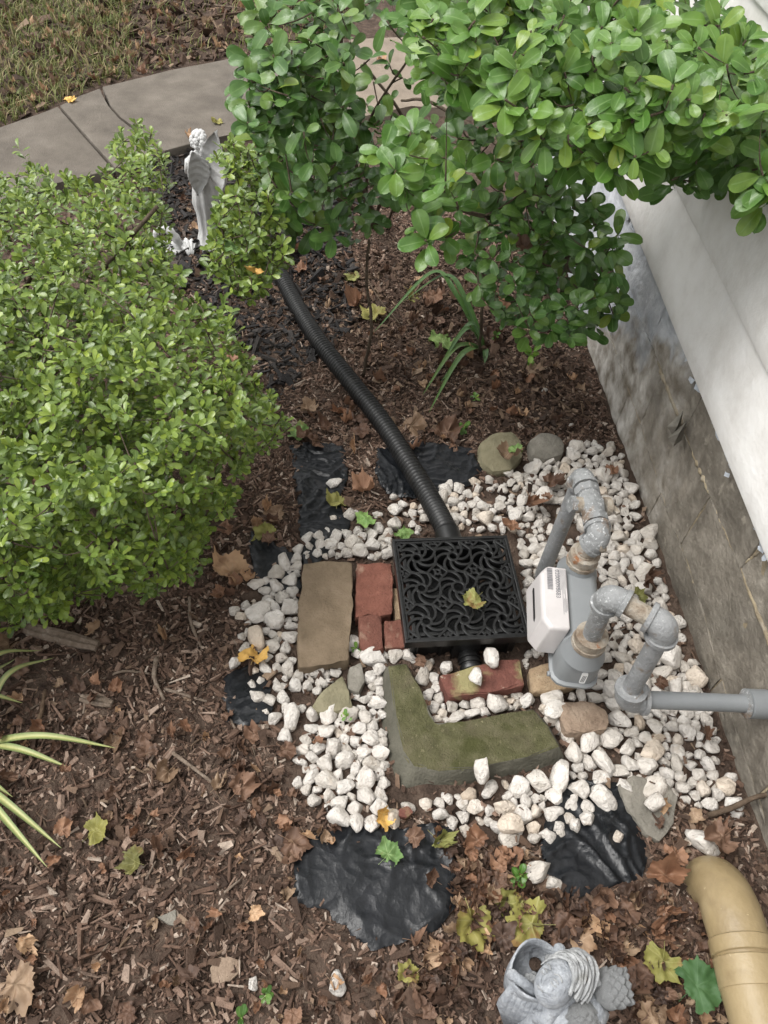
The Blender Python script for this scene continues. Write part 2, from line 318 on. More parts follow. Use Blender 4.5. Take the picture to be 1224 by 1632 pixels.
# rough prism: any outline extruded, rounded, subdivided and worn
def rough_prism(name, pts, z0, z1, mats, parent=None, bevel=.005, amp=.003, nsc=25, cuts=2, inset=0.0, top_mi=0, side_mi=0, seed=0, xf=None, smooth=True, top_pts=None):
    pts = [Vector((p[0], p[1])) for p in pts]
    ar = sum(pts[i].x * pts[(i + 1) % len(pts)].y - pts[(i + 1) % len(pts)].x * pts[i].y for i in range(len(pts)))
    if top_pts is not None: top_pts = [Vector((p[0], p[1])) for p in top_pts]
    if ar < 0:
        pts = pts[::-1]; top_pts = top_pts[::-1] if top_pts is not None else None
    c = sum(pts, Vector((0, 0))) / len(pts)
    bm = bmesh.new()
    top = [bm.verts.new((*((p + (c - p).normalized() * inset) if top_pts is None else top_pts[i]), z1)) for i, p in enumerate(pts)]; bot = [bm.verts.new((p.x, p.y, z0)) for p in pts]
    ft = bm.faces.new(top); ft.material_index = top_mi
    bm.faces.new(bot[::-1]).material_index = side_mi
    for i in range(len(pts)):
        j = (i + 1) % len(pts); bm.faces.new((bot[i], bot[j], top[j], top[i])).material_index = side_mi
    if bevel: bmesh.ops.bevel(bm, geom=list(bm.edges), offset=bevel, segments=2, affect='EDGES', profile=.6)
    bmesh.ops.triangulate(bm, faces=list(bm.faces))
    for _ in range(cuts):
        L = [e for e in bm.edges if e.calc_length() > .014]
        if not L: break
        bmesh.ops.subdivide_edges(bm, edges=L, cuts=1, use_grid_fill=False)
        bmesh.ops.triangulate(bm, faces=[f for f in bm.faces if len(f.verts) > 3])
    bm.normal_update()
    for v in bm.verts:
        n = mnoise.noise(v.co * nsc + Vector((seed * 3.1, seed, 0))) + .5 * mnoise.noise(v.co * nsc * 3 + Vector((seed, 0, 9)))
        v.co += v.normal * n * amp
    org = Vector((c.x, c.y, z0))
    if xf is None:
        for v in bm.verts: v.co -= org
    else:
        for v in bm.verts: v.co = xf(v.co)
    me = bpy.data.meshes.new(name)
    for m in (mats if isinstance(mats, (list, tuple)) else [mats]): me.materials.append(m)
    for f in bm.faces: f.smooth = smooth
    if top_mi != side_mi:
        bm.normal_update()
        for f in bm.faces: f.material_index = top_mi if f.normal.z + .14 * mnoise.noise(f.calc_center_median() * 30) > .88 else side_mi
    for e in bm.edges:
        if len(e.link_faces) == 2 and e.calc_face_angle(0) > math.radians(50): e.smooth = False
    bm.to_mesh(me); bm.free()
    o = bpy.data.objects.new(name, me); link(o, parent)
    if xf is None:
        o.location = org
        if parent is not None: o.location = org - parent.location
    return o
def px_poly(L, z=None, dz=0.0): return [tuple(at(x, y, z, dz)[:2]) for x, y in L]

# ------------------------------------------------------------------ concrete walk
ZW = -.125
WALK = [(-330, 310), (0, 203), (95, 168), (170, 133), (270, 112), (385, 90), (480, 74), (560, 60), (665, 58), (780, 60), (840, 120), (765, 178), (655, 168), (560, 190), (470, 204), (395, 208), (330, 222), (258, 242), (182, 270), (90, 292), (20, 312), (-250, 430)]
wk = thing('concrete_walk', (0, 0, 0), 'weathered grey concrete garden walk curving past the shrubs', 'walkway'); wk['kind'] = 'structure'
for k, (pl, m) in enumerate((([(-330, 310), (0, 203), (92, 170), (180, 270), (90, 292), (20, 312), (-250, 430)], 'concrete'),
               ([(95, 168), (128, 152), (159, 141), (172, 168), (190, 189), (224, 215), (258, 242), (184, 268)], 'concrete'),
               ([(163, 138), (270, 112), (385, 90), (480, 74), (548, 62), (566, 188), (470, 204), (395, 208), (330, 222), (262, 240), (228, 213), (193, 187), (176, 168)], 'concrete'),
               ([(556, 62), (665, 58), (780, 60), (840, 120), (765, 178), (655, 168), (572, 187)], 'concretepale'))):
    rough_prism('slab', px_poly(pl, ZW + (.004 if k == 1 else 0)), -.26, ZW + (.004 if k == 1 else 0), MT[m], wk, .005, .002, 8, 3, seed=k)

# ------------------------------------------------------------------ house: foundation stones and lapped siding
_a = at(985, 290, .38); _b = at(1224, 880, .38); DV = (_b - _a) / np.linalg.norm(_b - _a); NR = np.array([DV[1], -DV[0], 0.0])   # NR points out of the wall
if NR[0] > 0: NR = -NR
def wall(s, z, off): return Vector(_a + DV * s + NR * off + np.array([0, 0, z - .38]))
house = thing('house', (0, 0, 0), 'white sided house with a dark stone foundation beside the bed', 'house')
def wallxf(off): return lambda v: wall(v.x, v.y, off + v.z)
mb = MB(); mb.add([wall(s, z, o) for s in (-4, 4) for z in (-.5, 2.6) for o in (-.026, -.3)], [(0, 1, 3, 2), (4, 6, 7, 5), (0, 4, 5, 1), (2, 3, 7, 6), (0, 2, 6, 4), (1, 5, 7, 3)])
wall_core_mb = mb
def foundation_mat(name, base, worn, seed):
    m = mat(name, base, 12, .78, .9, 55, .35, 12, distort=.5, blotch=[(4, .52, .68, (.095, .084, .068), .65), (7, .58, .7, (.31, .285, .24), .55), (28, .6, .68, (.3, .27, .22), .6), (95, .67, .72, (.34, .31, .26), .6)])
    t = m.node_tree; N = t.nodes; L = t.links; b = N['Principled BSDF']; src = b.inputs['Base Color'].links[0].from_socket
    tc = N.new('ShaderNodeTexCoord'); sx = N.new('ShaderNodeSeparateXYZ'); L.new(tc.outputs['Object'], sx.inputs[0])
    def layer(src, sock, lo, hi, amp, sc, cols, am):       # lime wash and flaking paint left on the far end of the wall
        n = N.new('ShaderNodeTexNoise'); n.inputs['Scale'].default_value = sc; n.inputs['Detail'].default_value = 9; n.inputs['Distortion'].default_value = .5; L.new(tc.outputs['Object'], n.inputs['Vector'])
        q = N.new('ShaderNodeMath'); q.operation = 'MULTIPLY_ADD'; L.new(n.outputs[0], q.inputs[0]); q.inputs[1].default_value = amp; L.new(sock, q.inputs[2])
        mr = N.new('ShaderNodeMapRange'); mr.inputs[1].default_value = lo + amp * .5; mr.inputs[2].default_value = hi + amp * .5; mr.inputs[4].default_value = am; L.new(q.outputs[0], mr.inputs[0])
        n2 = N.new('ShaderNodeTexNoise'); n2.inputs['Scale'].default_value = 17; n2.inputs['Detail'].default_value = 8; L.new(tc.outputs['Object'], n2.inputs['Vector'])
        r = N.new('ShaderNodeValToRGB'); e = r.color_ramp.elements; e[0].position = .35; e[0].color = (*cols[0], 1); e[1].position = .7; e[1].color = (*cols[1], 1); L.new(n2.outputs[0], r.inputs[0])
        mx = N.new('ShaderNodeMix'); mx.data_type = 'RGBA'; L.new(mr.outputs[0], mx.inputs[0]); L.new(src, mx.inputs[6]); L.new(r.outputs[0], mx.inputs[7]); return mx.outputs[2]
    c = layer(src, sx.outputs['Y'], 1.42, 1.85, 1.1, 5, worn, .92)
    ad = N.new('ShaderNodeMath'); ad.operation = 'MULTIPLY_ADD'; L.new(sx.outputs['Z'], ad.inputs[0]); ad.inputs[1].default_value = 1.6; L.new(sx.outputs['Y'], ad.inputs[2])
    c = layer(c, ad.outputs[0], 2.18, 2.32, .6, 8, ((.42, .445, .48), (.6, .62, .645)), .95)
    L.new(c, b.inputs['Base Color']); return m
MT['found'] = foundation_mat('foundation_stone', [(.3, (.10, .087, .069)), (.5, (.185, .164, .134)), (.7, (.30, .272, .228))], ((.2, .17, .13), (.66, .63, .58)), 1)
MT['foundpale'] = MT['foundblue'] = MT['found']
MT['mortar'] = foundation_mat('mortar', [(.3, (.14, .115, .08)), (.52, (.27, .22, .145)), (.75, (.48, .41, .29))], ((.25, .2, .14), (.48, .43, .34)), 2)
wall_core_mb.build('wall_core', MT['mortar'], house, False)
fs = [  # s0, s1, z0, z1, material : courses from the bottom up
    (-4, -1.2, -.5, .0, 'foundpale'), (-1.2, .10, -.5, .0, 'foundpale'), (.10, .62, -.5, .008, 'foundpale'), (.62, 1.04, -.5, .018, 'found'), (1.04, 1.62, -.5, .012, 'found'), (1.62, 1.89, -.5, .02, 'found'), (1.89, 2.5, -.5, .02, 'found'), (2.5, 4, -.5, .02, 'found'),
    (-4, -1.3, .0, .21, 'foundblue'), (-1.3, -.35, .0, .21, 'foundblue'), (-.35, .33, .0, .20, 'foundblue'), (.33, .765, .008, .205, 'foundpale'), (.765, 1.235, .018, .215, 'found'), (1.235, 1.89, .022, .235, 'found'), (1.89, 2.7, .02, .24, 'found'), (2.7, 4, .02, .24, 'found'),
    (-4, -1.0, .21, .40, 'foundblue'), (-1.0, .1, .21, .40, 'foundblue'), (.1, .62, .20, .40, 'foundblue'), (.62, 1.0, .205, .40, 'foundpale'), (1.0, 1.46, .222, .40, 'found'), (1.46, 2.2, .24, .40, 'found'), (2.2, 4, .24, .40, 'found')]
def J1(s): return float(np.interp(s, [-4, .34, .78, 1.1, 1.27, 1.43, 1.7, 4], [.0, .0, .018, .012, .03, .033, .012, .012]))
def J2(s): return float(np.interp(s, [-4, .454, .74, 1.03, 1.23, 1.45, 1.61, 4], [.2, .2, .216, .215, .224, .237, .246, .25]))
for k, (s0, s1, z0, z1, m) in enumerate(fs):
    q = .0022; n = max(3, int((s1 - s0) / .12)); r_ = random.Random(k)
    ju = J1 if k < 8 else J2 if k < 16 else (lambda s: .40); jd = (lambda s: -.5) if k < 8 else J1 if k < 16 else J2; n = max(4, int((s1 - s0) / .06))
    up = [(s_, ju(s_) - q + r_.uniform(-.0015, .001)) for s_ in np.linspace(s0 + q, s1 - q, n + 1)]
    dn = [(s_, jd(s_) + q + r_.uniform(-.001, .0015)) for s_ in np.linspace(s0 + q, s1 - q, n + 1)]
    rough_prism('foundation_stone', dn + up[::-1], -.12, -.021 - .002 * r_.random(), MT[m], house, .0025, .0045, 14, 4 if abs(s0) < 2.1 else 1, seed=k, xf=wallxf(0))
# raised weathered mortar strips along parts of the joints
for k, (s0, za, s1, zb, wd) in enumerate(((.70, .207, 1.02, .217, .012), (1.06, .219, 1.25, .228, .011), (1.27, .226, 1.43, .236, .006), (1.44, .238, 1.9, .243, .010), (.56, .008, .8, .02, .006), (.8, .019, 1.2, .014, .005), (1.2, .018, 1.45, .026, .005),
                                     (.768, .05, .772, .2, .0045), (1.234, .06, 1.232, .212, .004), (1.455, .25, 1.475, .33, .005))):
    mb = MB(); n = 26; pts = []; rad = []
    for i in range(n + 1):
        t = i / n; pts.append(wall(lerp(s0, s1, t), lerp(za, zb, t) + .004 * nz2(t * 9, k, 1), -.0255)); rad.append(wd * .85 * (.75 + .7 * nz2(t * 14, k * 7, 1)) * min(1, 5 * t + .2, 5 * (1 - t) + .2))
    mb.tube(pts, rad, 8); mb.build('mortar_joint', MT['mortar'], house)
# broken bit of slate sticking out of the joint, and peeling paint under the siding
mb = MB()
for (s, z, a, b_) in ((1.0, .235, .05, .022), (1.03, .225, .035, .03)):
    mb.add([wall(s - a * .5, z - b_, -.02), wall(s + a * .3, z - b_ * .9, .012), wall(s + a * .5, z + b_, .018), wall(s - a * .6, z + b_ * 1.3, -.01), wall(s, z - b_ * .2, .03)], [(0, 1, 4), (1, 2, 4), (2, 3, 4), (3, 0, 4), (3, 2, 1, 0)])
mb.build('joint_shard', MT['rockgrey'], house, False)
r_ = random.Random(5); mb = MB()
for k in range(90):
    s = r_.uniform(.05, 1.85); z = .378 - abs(r_.gauss(0, .018)); a = r_.uniform(.004, .024)
    P0 = [wall(s + a * math.cos(t) * r_.uniform(.6, 1.3), z + a * .7 * math.sin(t) * r_.uniform(.6, 1.3), -.016 + r_.uniform(0, .012)) for t in np.linspace(0, 2 * pi, 7)[:-1]]
    c_ = wall(s, z, -.008); mb.add(P0 + [c_], [(i, (i + 1) % 6, 6) for i in range(6)])
mb.build('paint_flakes', MT['flake'], house)['kind'] = 'stuff'
for k in range(10):
    z0 = .38 + .227 * k; mb = MB(); n = 80; rows = []
    for i in range(n + 1):
        s = -4 + 8 * i / n; w1 = .0018 * nz2(s * 2, k * 5, 1); w2 = .0015 * nz2(s * 6, k, 1)
        prof = [(-.06, z0 + .006), (.002, z0 + .002), (.008, z0 - .001 + w2), (.010, z0 + .004 + w2), (.0085 + w1, z0 + .05), (.003 + w1, z0 + .14), (-.003, z0 + .235), (-.06, z0 + .235)]
        rows.append([wall(s, z, o) for o, z in prof])
    mb.loft(rows); o = mb.build('siding_board', MT['siding'], house); sharp(o.data, 40)

# ------------------------------------------------------------------ black plastic sheets
def sheet(name, pl, label, h=.009, step=.005, amp=.004, seed=0, cat='plastic sheet', sag=0):
    poly = px_poly(pl); A = np.array(poly); lo = A.min(0) - step; hi = A.max(0) + step
    gx = np.arange(lo[0], hi[0], step); gy = np.arange(lo[1], hi[1], step); X, Y = np.meshgrid(gx, gy)
    ins = inside(X, Y, poly); q, d = edge_near(X, Y, poly)
    cell = ins[:-1, :-1] | ins[1:, :-1] | ins[:-1, 1:] | ins[1:, 1:]
    jit = .009 * np.array([[nz2(x, y, 40, seed) for x in gx] for y in gy])
    X2 = np.where(ins, X, q[..., 0] + jit); Y2 = np.where(ins, Y, q[..., 1] + jit)
    Z = np.zeros_like(X)
    for j in range(X.shape[0]):
        for i in range(X.shape[1]):
            x, y = X[j, i], Y[j, i]; a = nz2(x, y, 3, seed) * 3
            u = x * math.cos(a * .3 + seed) + y * math.sin(a * .3 + seed); v = -x * math.sin(a * .3 + seed) + y * math.cos(a * .3 + seed)
            w1 = .4 * nz2(x, y, 9, seed + 2); r1 = (1 - abs(mnoise.noise(Vector((u * 16 + w1, v * 3.5, seed))))) ** 12; r2 = (1 - abs(mnoise.noise(Vector((u * 5, v * 14 + w1, seed + 4))))) ** 16
            r3 = (1 - abs(mnoise.noise(Vector((u * 40, v * 34, seed + 9))))) ** 9; gate = max(0, min(1, .5 + 1.6 * nz2(x, y, 7, seed + 6)))
            Z[j, i] = r1 * 1.7 * gate + r2 * 1.2 + r3 * .8 * gate + .3 * nz2(x, y, 6, seed)
    dd = np.where(ins, d, 0)
    Z = g(Y2) + h + amp * Z - .004 * np.exp(-dd / .006)
    V = np.stack([X2, Y2, Z], -1); nX = X.shape[1]
    jj, ii = np.nonzero(cell); Q = np.stack([jj * nX + ii, jj * nX + ii + 1, (jj + 1) * nX + ii + 1, (jj + 1) * nX + ii], -1)
    used = np.unique(Q); mp = np.full(X.size, -1); mp[used] = np.arange(len(used))
    V = V.reshape(-1, 3)[used]; c = V.mean(0)
    o = link(bpy.data.objects.new(name, fast_mesh(name, V - c, mp[Q], MT['plastic']))); o.location = c
    return tag(o, label, cat)
SHB = [(600, 716), (655, 706), (705, 710), (752, 716), (768, 750), (750, 775), (700, 792), (655, 800), (615, 790), (598, 760)]
SH = [[(468, 1360), (492, 1334), (560, 1318), (640, 1322), (700, 1312), (722, 1330), (730, 1400), (722, 1450), (700, 1480), (655, 1500), (600, 1514), (575, 1506), (552, 1480), (520, 1452), (470, 1442)],
      [(905, 1245), (985, 1250), (1010, 1300), (1028, 1350), (1024, 1400), (985, 1412), (900, 1436), (872, 1400), (858, 1365), (868, 1310)],
      [(464, 712), (510, 708), (548, 712), (556, 765), (540, 800), (560, 840), (530, 880), (500, 905), (482, 930), (478, 860), (474, 800)],
      [(356, 1078), (398, 1060), (430, 1090), (432, 1150), (395, 1160), (362, 1150)],
      [(398, 850), (425, 848), (440, 870), (480, 890), (482, 990), (440, 960), (415, 935), (400, 900)],
      SHB]
sheet('plastic_sheet', SH[0], 'black plastic sheet patch in front with a green leaf on it', seed=1, amp=.0045)
sheet('plastic_sheet', SH[1], 'shiny wrinkled black plastic sheet beside the tan drain pipe', seed=2, amp=.006)
sheet('plastic_sheet', SH[2], 'black plastic sheet piece left of the hose behind the brown block', seed=3, amp=.005)
sheet('plastic_sheet', SHB, 'wrinkled black plastic sheet under the corrugated hose behind the basin', seed=7, amp=.005)
sheet('plastic_sheet', SH[3], 'small black plastic patch left of the white stones beside the yellow leaf', seed=4, amp=.002)
sheet('plastic_sheet', SH[4], 'dark plastic strip under the hedge edge left of the brown block', seed=5, amp=.004)

# ------------------------------------------------------------------ drain basin
GZ = .058
_q = [at(x, y, GZ) for x, y in ((631, 862), (815, 855), (839, 1012), (640, 1021))]
bc = sum(_q) / 4; ex = (_q[1] - _q[0]) + (_q[2] - _q[3]); BRZ = math.atan2(ex[1], ex[0]); HS = .149
basin = thing('drain_basin', (bc[0], bc[1], float(g(bc[1]))), 'square black plastic catch basin with a swirl patterned grate', 'drain basin', rz=BRZ)
zt = GZ - basin.location.z
mb = MB()
b0, b1, t_ = .128, .124, .005     # outer half width at the top and bottom
for sx, sy in ((1, 0), (-1, 0), (0, 1), (0, -1)):
    c = (sx * (b0 - t_), sy * (b0 - t_), zt / 2 - .012); h = (t_ if sx else b0 - .0002, t_ if sy else b0 - 2 * t_ - .0002, zt / 2 - .003 + .006)
    mb.box(c, h)
mb.box((0, 0, .016), (b0 - .012, b0 - .012, .003))
for k in range(-2, 3):
    mb.box((k * .055, -b0 - .0025, zt / 2 - .012), (.003, .0022, zt / 2 - .006))
    mb.box((-b0 - .0025, k * .055, zt / 2 - .012), (.0022, .003, zt / 2 - .006)); mb.box((b0 + .0025, k * .055, zt / 2 - .012), (.0022, .003, zt / 2 - .006))
mb.build('body', MT['basin'], basin, False, bevel=.0015)
mb = MB()                                     # rim around the grate
for (cx, cy, hx, hy) in ((0, HS - .004, HS, .004), (0, -HS + .004, HS, .004), (HS - .004, 0, .004, HS - .008), (-HS + .004, 0, .004, HS - .008)):
    mb.box((cx, cy, zt - .013), (hx, hy, .014))
mb.box((0, HS - .014, zt - .02), (HS - .008, .006, .002)); mb.box((0, -HS + .014, zt - .02), (HS - .008, .006, .002))
mb.build('rim', MT['basin'], basin, False, bevel=.0018)
mb = MB(); kz = [0]
def strip(pts, wd=.0036, hgt=.009):
    wd *= 1.08
    kz[0] += 1; z1 = zt - .0035 + (kz[0] % 17) * .00012; z0 = z1 - hgt; V = []; n = len(pts)
    for i, p in enumerate(pts):
        a = Vector(pts[max(i - 1, 0)]); b = Vector(pts[min(i + 1, n - 1)]); t = (b - a).normalized(); s = Vector((-t.y, t.x)); p = Vector(p)
        for o_, z in ((wd * 1.15, z0), (wd, z1 - .0012), (wd * .62, z1), (-wd * .62, z1), (-wd, z1 - .0012), (-wd * 1.15, z0)): V.append((*(p + s * o_), z))
    Fs = []
    for i in range(n - 1):
        for k in range(6): Fs.append((i * 6 + k, i * 6 + (k + 1) % 6, (i + 1) * 6 + (k + 1) % 6, (i + 1) * 6 + k))
    Fs += [tuple(range(6)), tuple((n - 1) * 6 + k for k in range(6))[::-1]]; mb.add(V, Fs)
GI = HS - .0085; cs = 2 * GI / 3.06
def clipi(p): return (max(-GI, min(GI, p[0])), max(-GI, min(GI, p[1])))
for i in (-1, 0, 1):
    for j in (-1, 0, 1):
        cx, cy = i * cs, j * cs; rr = .0125 if (i or j) else .0155; sw = 1
        strip([(cx + rr * math.cos(a), cy + rr * math.sin(a)) for a in np.linspace(0, 2 * pi, 19)], .0034)
        for k in range(8):
            a0 = k * pi / 4 + .2; L_ = .5 * cs * (1.02 if k % 2 == 0 else 1.16); pts = []
            for t in np.linspace(0, 1, 9):
                a = a0 + sw * 1.0 * t ** 1.1 * (.9 if k % 2 == 0 else 1.0); r0 = rr + (L_ - rr) * t; pts.append(clipi((cx + r0 * math.cos(a), cy + r0 * math.sin(a))))
            strip(pts, .0033)
for i in (-2, -1, 0, 1):
    for j in (-2, -1, 0, 1):
        cx, cy = (i + .5) * cs, (j + .5) * cs; d = .27 * cs
        if max(abs(cx), abs(cy)) > GI + .02: continue
        if abs(cx) < GI and abs(cy) < GI: strip([(cx + .0065 * math.cos(a), cy + .0065 * math.sin(a)) for a in np.linspace(0, 2 * pi, 15)], .003)
        D4 = [(cx + d, cy), (cx, cy + d), (cx - d, cy), (cx, cy - d)]
        for k in range(4):
            p, q = clipi(D4[k]), clipi(D4[(k + 1) % 4])
            if (Vector(p) - Vector(q)).length > .008: strip([p, q], .003)
        for k in range(4):
            m_ = ((D4[k][0] + D4[(k + 1) % 4][0]) / 2, (D4[k][1] + D4[(k + 1) % 4][1]) / 2)
            if max(abs(m_[0]), abs(m_[1])) < GI and abs(cx) < GI and abs(cy) < GI: strip([(lerp(cx, m_[0], .35), lerp(cy, m_[1], .35)), m_], .0028)
        nx_, ny_ = (i + 1.5) * cs, (j + 1.5) * cs
        if i < 1 and abs(cy) < GI: strip([clipi((cx + d, cy)), clipi((nx_ - d, cy))], .0026)
        if j < 1 and abs(cx) < GI: strip([clipi((cx, cy + d)), clipi((cx, ny_ - d))], .0026)
mb.build('grate', MT['basin'], basin, False)
mb = MB()                                     # square flange and ribbed cap on the front
mb.box((.004, -b0 - .007, zt / 2 - .004), (.033, .005, zt / 2 - .012)); mb.build('outlet_flange', MT['basin'], basin, False, bevel=.002)
mb = MB(); pts = []; rad = []
for y, r0 in ((0, .024), (.012, .024), (.013, .028), (.018, .028), (.019, .0245), (.024, .0245), (.025, .028), (.031, .028), (.032, .025), (.037, .025), (.038, .0275), (.046, .0275), (.048, .0262)):
    pts.append((.012, -b0 - .011 - y, .030)); rad.append(r0)
mb.tube(pts, rad, 28); o = mb.build('outlet_cap', MT['basin'], basin); sharp(o.data, 40)
_hl = Matrix.Rotation(-BRZ, 3, 'Z') @ (Vector(at(712, 846, -.024)) - Vector(basin.location)); mb = MB(); mb.tube([(_hl.x + .012, b0 - .02, _hl.z - .002), (_hl.x + .004, lerp(b0, _hl.y, .5), _hl.z), (_hl.x, _hl.y - .004, _hl.z)], [.035, .035, .034], 24); o = mb.build('hose_connector', MT['basin'], basin); sharp(o.data, 40)

# corrugated hose from behind the basin to under the hedge
hp = []
c_, s_ = math.cos(BRZ), math.sin(BRZ)
hx = bc[0] + (-.008) * c_ - (b0 + .016) * s_; hy = bc[1] + (-.008) * s_ + (b0 + .016) * c_
he = at(712, 846, -.024)
wp = [tuple(he)] + [tuple(at(x, y, None, .034)) for x, y in ((688, 800), (655, 745), (612, 677), (561, 611), (506, 541), (470, 482), (441, 428), (412, 392), (380, 362))]
def catmull(P, n=10):
    P = [Vector(p) for p in P]; Pp = [P[0] * 2 - P[1]] + P + [P[-1] * 2 - P[-2]]; o_ = []
    for i in range(1, len(Pp) - 2):
        for k in range(n):
            t = k / n; a, b, c, d = Pp[i - 1], Pp[i], Pp[i + 1], Pp[i + 2]
            o_.append(.5 * ((2 * b) + (c - a) * t + (2 * a - 5 * b + 4 * c - d) * t * t + (3 * b - a - 3 * c + d) * t ** 3))
    return o_ + [P[-1]]
def resample(P, step):
    P = [Vector(p) for p in P]; o_ = [P[0]]; acc = 0
    for a, b in zip(P, P[1:]):
        l = (b - a).length; d = step - acc
        while d <= l: o_.append(a.lerp(b, d / l)); d += step
        acc = l - (d - step)
    return o_
hp = resample(catmull(wp, 14), .0026)
rad = [(.0243, .0258, .0308, .0308, .0258)[i % 5] for i in range(len(hp))]
mb = MB(); mb.tube(hp, rad, 20); o = mb.build('drain_hose', MT['hose'], None, origin=hp[0]); tag(o, 'black corrugated hose running from the basin to the hedge', 'hose')

# ------------------------------------------------------------------ bricks, blocks and larger stones
def brick(name, pl, h, m, label, cat, dz=.0, bevel=.005, amp=.002, nsc=30, cuts=4, seed=0, inset=0, group=None, mats2=None):
    ztop = [float(g(at(x, y)[1])) for x, y in pl]; zt_ = sum(ztop) / len(ztop) + h + dz
    pts = [tuple(at(x, y, zt_)[:2]) for x, y in pl]
    o = rough_prism(name, pts, zt_ - h - .01, zt_, mats2 or MT[m], None, bevel, amp, nsc, cuts, inset, 0, 1 if mats2 else 0, seed); tag(o, label, cat, group); return o
brick('brown_block', [(483, 897), (522, 894), (561, 896), (562, 960), (558, 1010), (556, 1052), (530, 1054), (500, 1062), (476, 1064), (473, 1020), (478, 985), (474, 960), (484, 930)], .058, 'block', 'large brown block with a chipped left edge, left of the red bricks', 'block', amp=.0032, nsc=30, bevel=.005, seed=1)
brick('red_brick', [(569, 898), (600, 896), (624, 897), (626, 940), (624, 978), (604, 983), (585, 976), (567, 985), (566, 940)], .05, 'brick', 'broken red brick half between the brown block and the basin', 'brick', amp=.0045, nsc=40, seed=2)
brick('red_brick', [(571, 985), (588, 978), (607, 982), (610, 1010), (612, 1032), (596, 1038), (577, 1036), (573, 1010)], .045, 'brick', 'small broken red brick piece below the larger half', 'brick', amp=.0045, nsc=40, seed=3)
brick('red_brick', [(624, 937), (650, 935), (655, 985), (630, 988)], .05, 'tan', 'pale pinkish brick edge tucked under the left side of the basin', 'brick', dz=-.02, amp=.003, seed=4)
brick('red_brick', [(612, 990), (640, 987), (660, 990), (664, 1028), (640, 1032), (613, 1034)], .04, 'brick', 'sandy red brick poking out at the front left basin corner', 'brick', dz=-.005, amp=.0045, nsc=40, seed=5)
brick('red_brick', [(699, 1076), (740, 1066), (800, 1052), (829, 1049), (837, 1092), (790, 1102), (714, 1112)], .048, 'brickmoss', 'whole red brick with yellowish moss in front of the basin', 'brick', amp=.0034, nsc=36, bevel=.009, seed=6)
brick('tan_brick', [(843, 1064), (880, 1052), (925, 1058), (940, 1082), (900, 1098), (850, 1103)], .04, 'tan', 'sandy tan brick under the gas meter', 'brick', dz=0, amp=.004, bevel=.008, seed=7)
_lo = [(607, 1064), (650, 1058), (668, 1095), (690, 1160), (740, 1152), (800, 1140), (854, 1130), (884, 1160), (907, 1218), (840, 1242), (760, 1256), (700, 1268), (630, 1285), (612, 1240), (604, 1150)]
_hi = [(618, 1062), (648, 1056), (668, 1095), (690, 1157), (740, 1150), (800, 1138), (850, 1129), (874, 1158), (893, 1190), (840, 1206), (760, 1222), (700, 1229), (660, 1221), (642, 1195), (632, 1140)]
_zs = float(g(at(700, 1180)[1]))
tag(rough_prism('mossy_stone', [tuple(at(x, y, _zs)[:2]) for x, y in _lo], _zs - .015, _zs + .042, [MT['moss'], MT['mossside']], None, .007, .0028, 22, 5, 0, 0, 1, 8, top_pts=[tuple(at(x, y, _zs + .042)[:2]) for x, y in _hi]), 'L shaped mossy green stone slab in front of the bricks', 'stone slab')
brick('triangular_stone', [(487, 1134), (520, 1095), (546, 1074), (556, 1100), (564, 1128), (525, 1136)], .03, 'olive', 'brown triangular stone wedged among the white stones', 'stone', amp=.004, nsc=25, bevel=.008, seed=9)
brick('flat_stone', [(556, 1062), (576, 1054), (582, 1085), (572, 1104), (553, 1098)], .028, 'rockgrey', 'pale grey flat stone beside the triangular stone', 'stone', amp=.004, nsc=30, bevel=.008, seed=10)
brick('brown_rock', [(894, 1116), (925, 1114), (965, 1128), (972, 1150), (968, 1164), (930, 1168), (902, 1168), (893, 1146)], .045, 'rock', 'rough brown rock left of the gas pipe elbow', 'rock', amp=.006, nsc=22, bevel=.01, seed=11)
brick('grey_slab', [(985, 1250), (1010, 1236), (1060, 1246), (1082, 1270), (1075, 1312), (1052, 1342), (1030, 1330), (1000, 1290)], .022, 'rockgrey', 'flat grey slab between the black sheet and the wall', 'stone slab', amp=.004, nsc=16, bevel=.006, seed=12)
brick('round_rock', [(765, 705), (785, 688), (815, 686), (832, 700), (836, 726), (815, 748), (785, 752), (766, 735)], .04, 'olive', 'rounded olive rock with a dead leaf on it, behind the stones', 'rock', amp=.007, nsc=14, bevel=.018, seed=13)
brick('round_rock', [(842, 700), (862, 688), (888, 690), (903, 706), (898, 724), (870, 732), (846, 724)], .045, 'rockgrey', 'smooth grey rounded rock at the back edge of the white stones', 'rock', amp=.006, nsc=14, bevel=.02, seed=14)
brick('dark_pebble', [(634, 1290), (650, 1282), (660, 1294), (648, 1304), (634, 1300)], .02, 'brickmoss', 'small dark pebble at the front corner of the mossy slab', 'pebble', bevel=.005, seed=15)
brick('stone_shard', [(250, 1462), (280, 1448), (282, 1476), (268, 1474)], .012, 'rockgrey', 'small grey triangular shard in the bark mulch', 'stone', bevel=.003, seed=16)
brick('flat_stone', [(334, 1542), (352, 1524), (362, 1530), (386, 1528), (382, 1552), (366, 1566), (350, 1562), (340, 1566)], .008, 'rock', 'flat brown stone lying in the mulch near the bottom', 'stone', bevel=.004, amp=.004, seed=17)
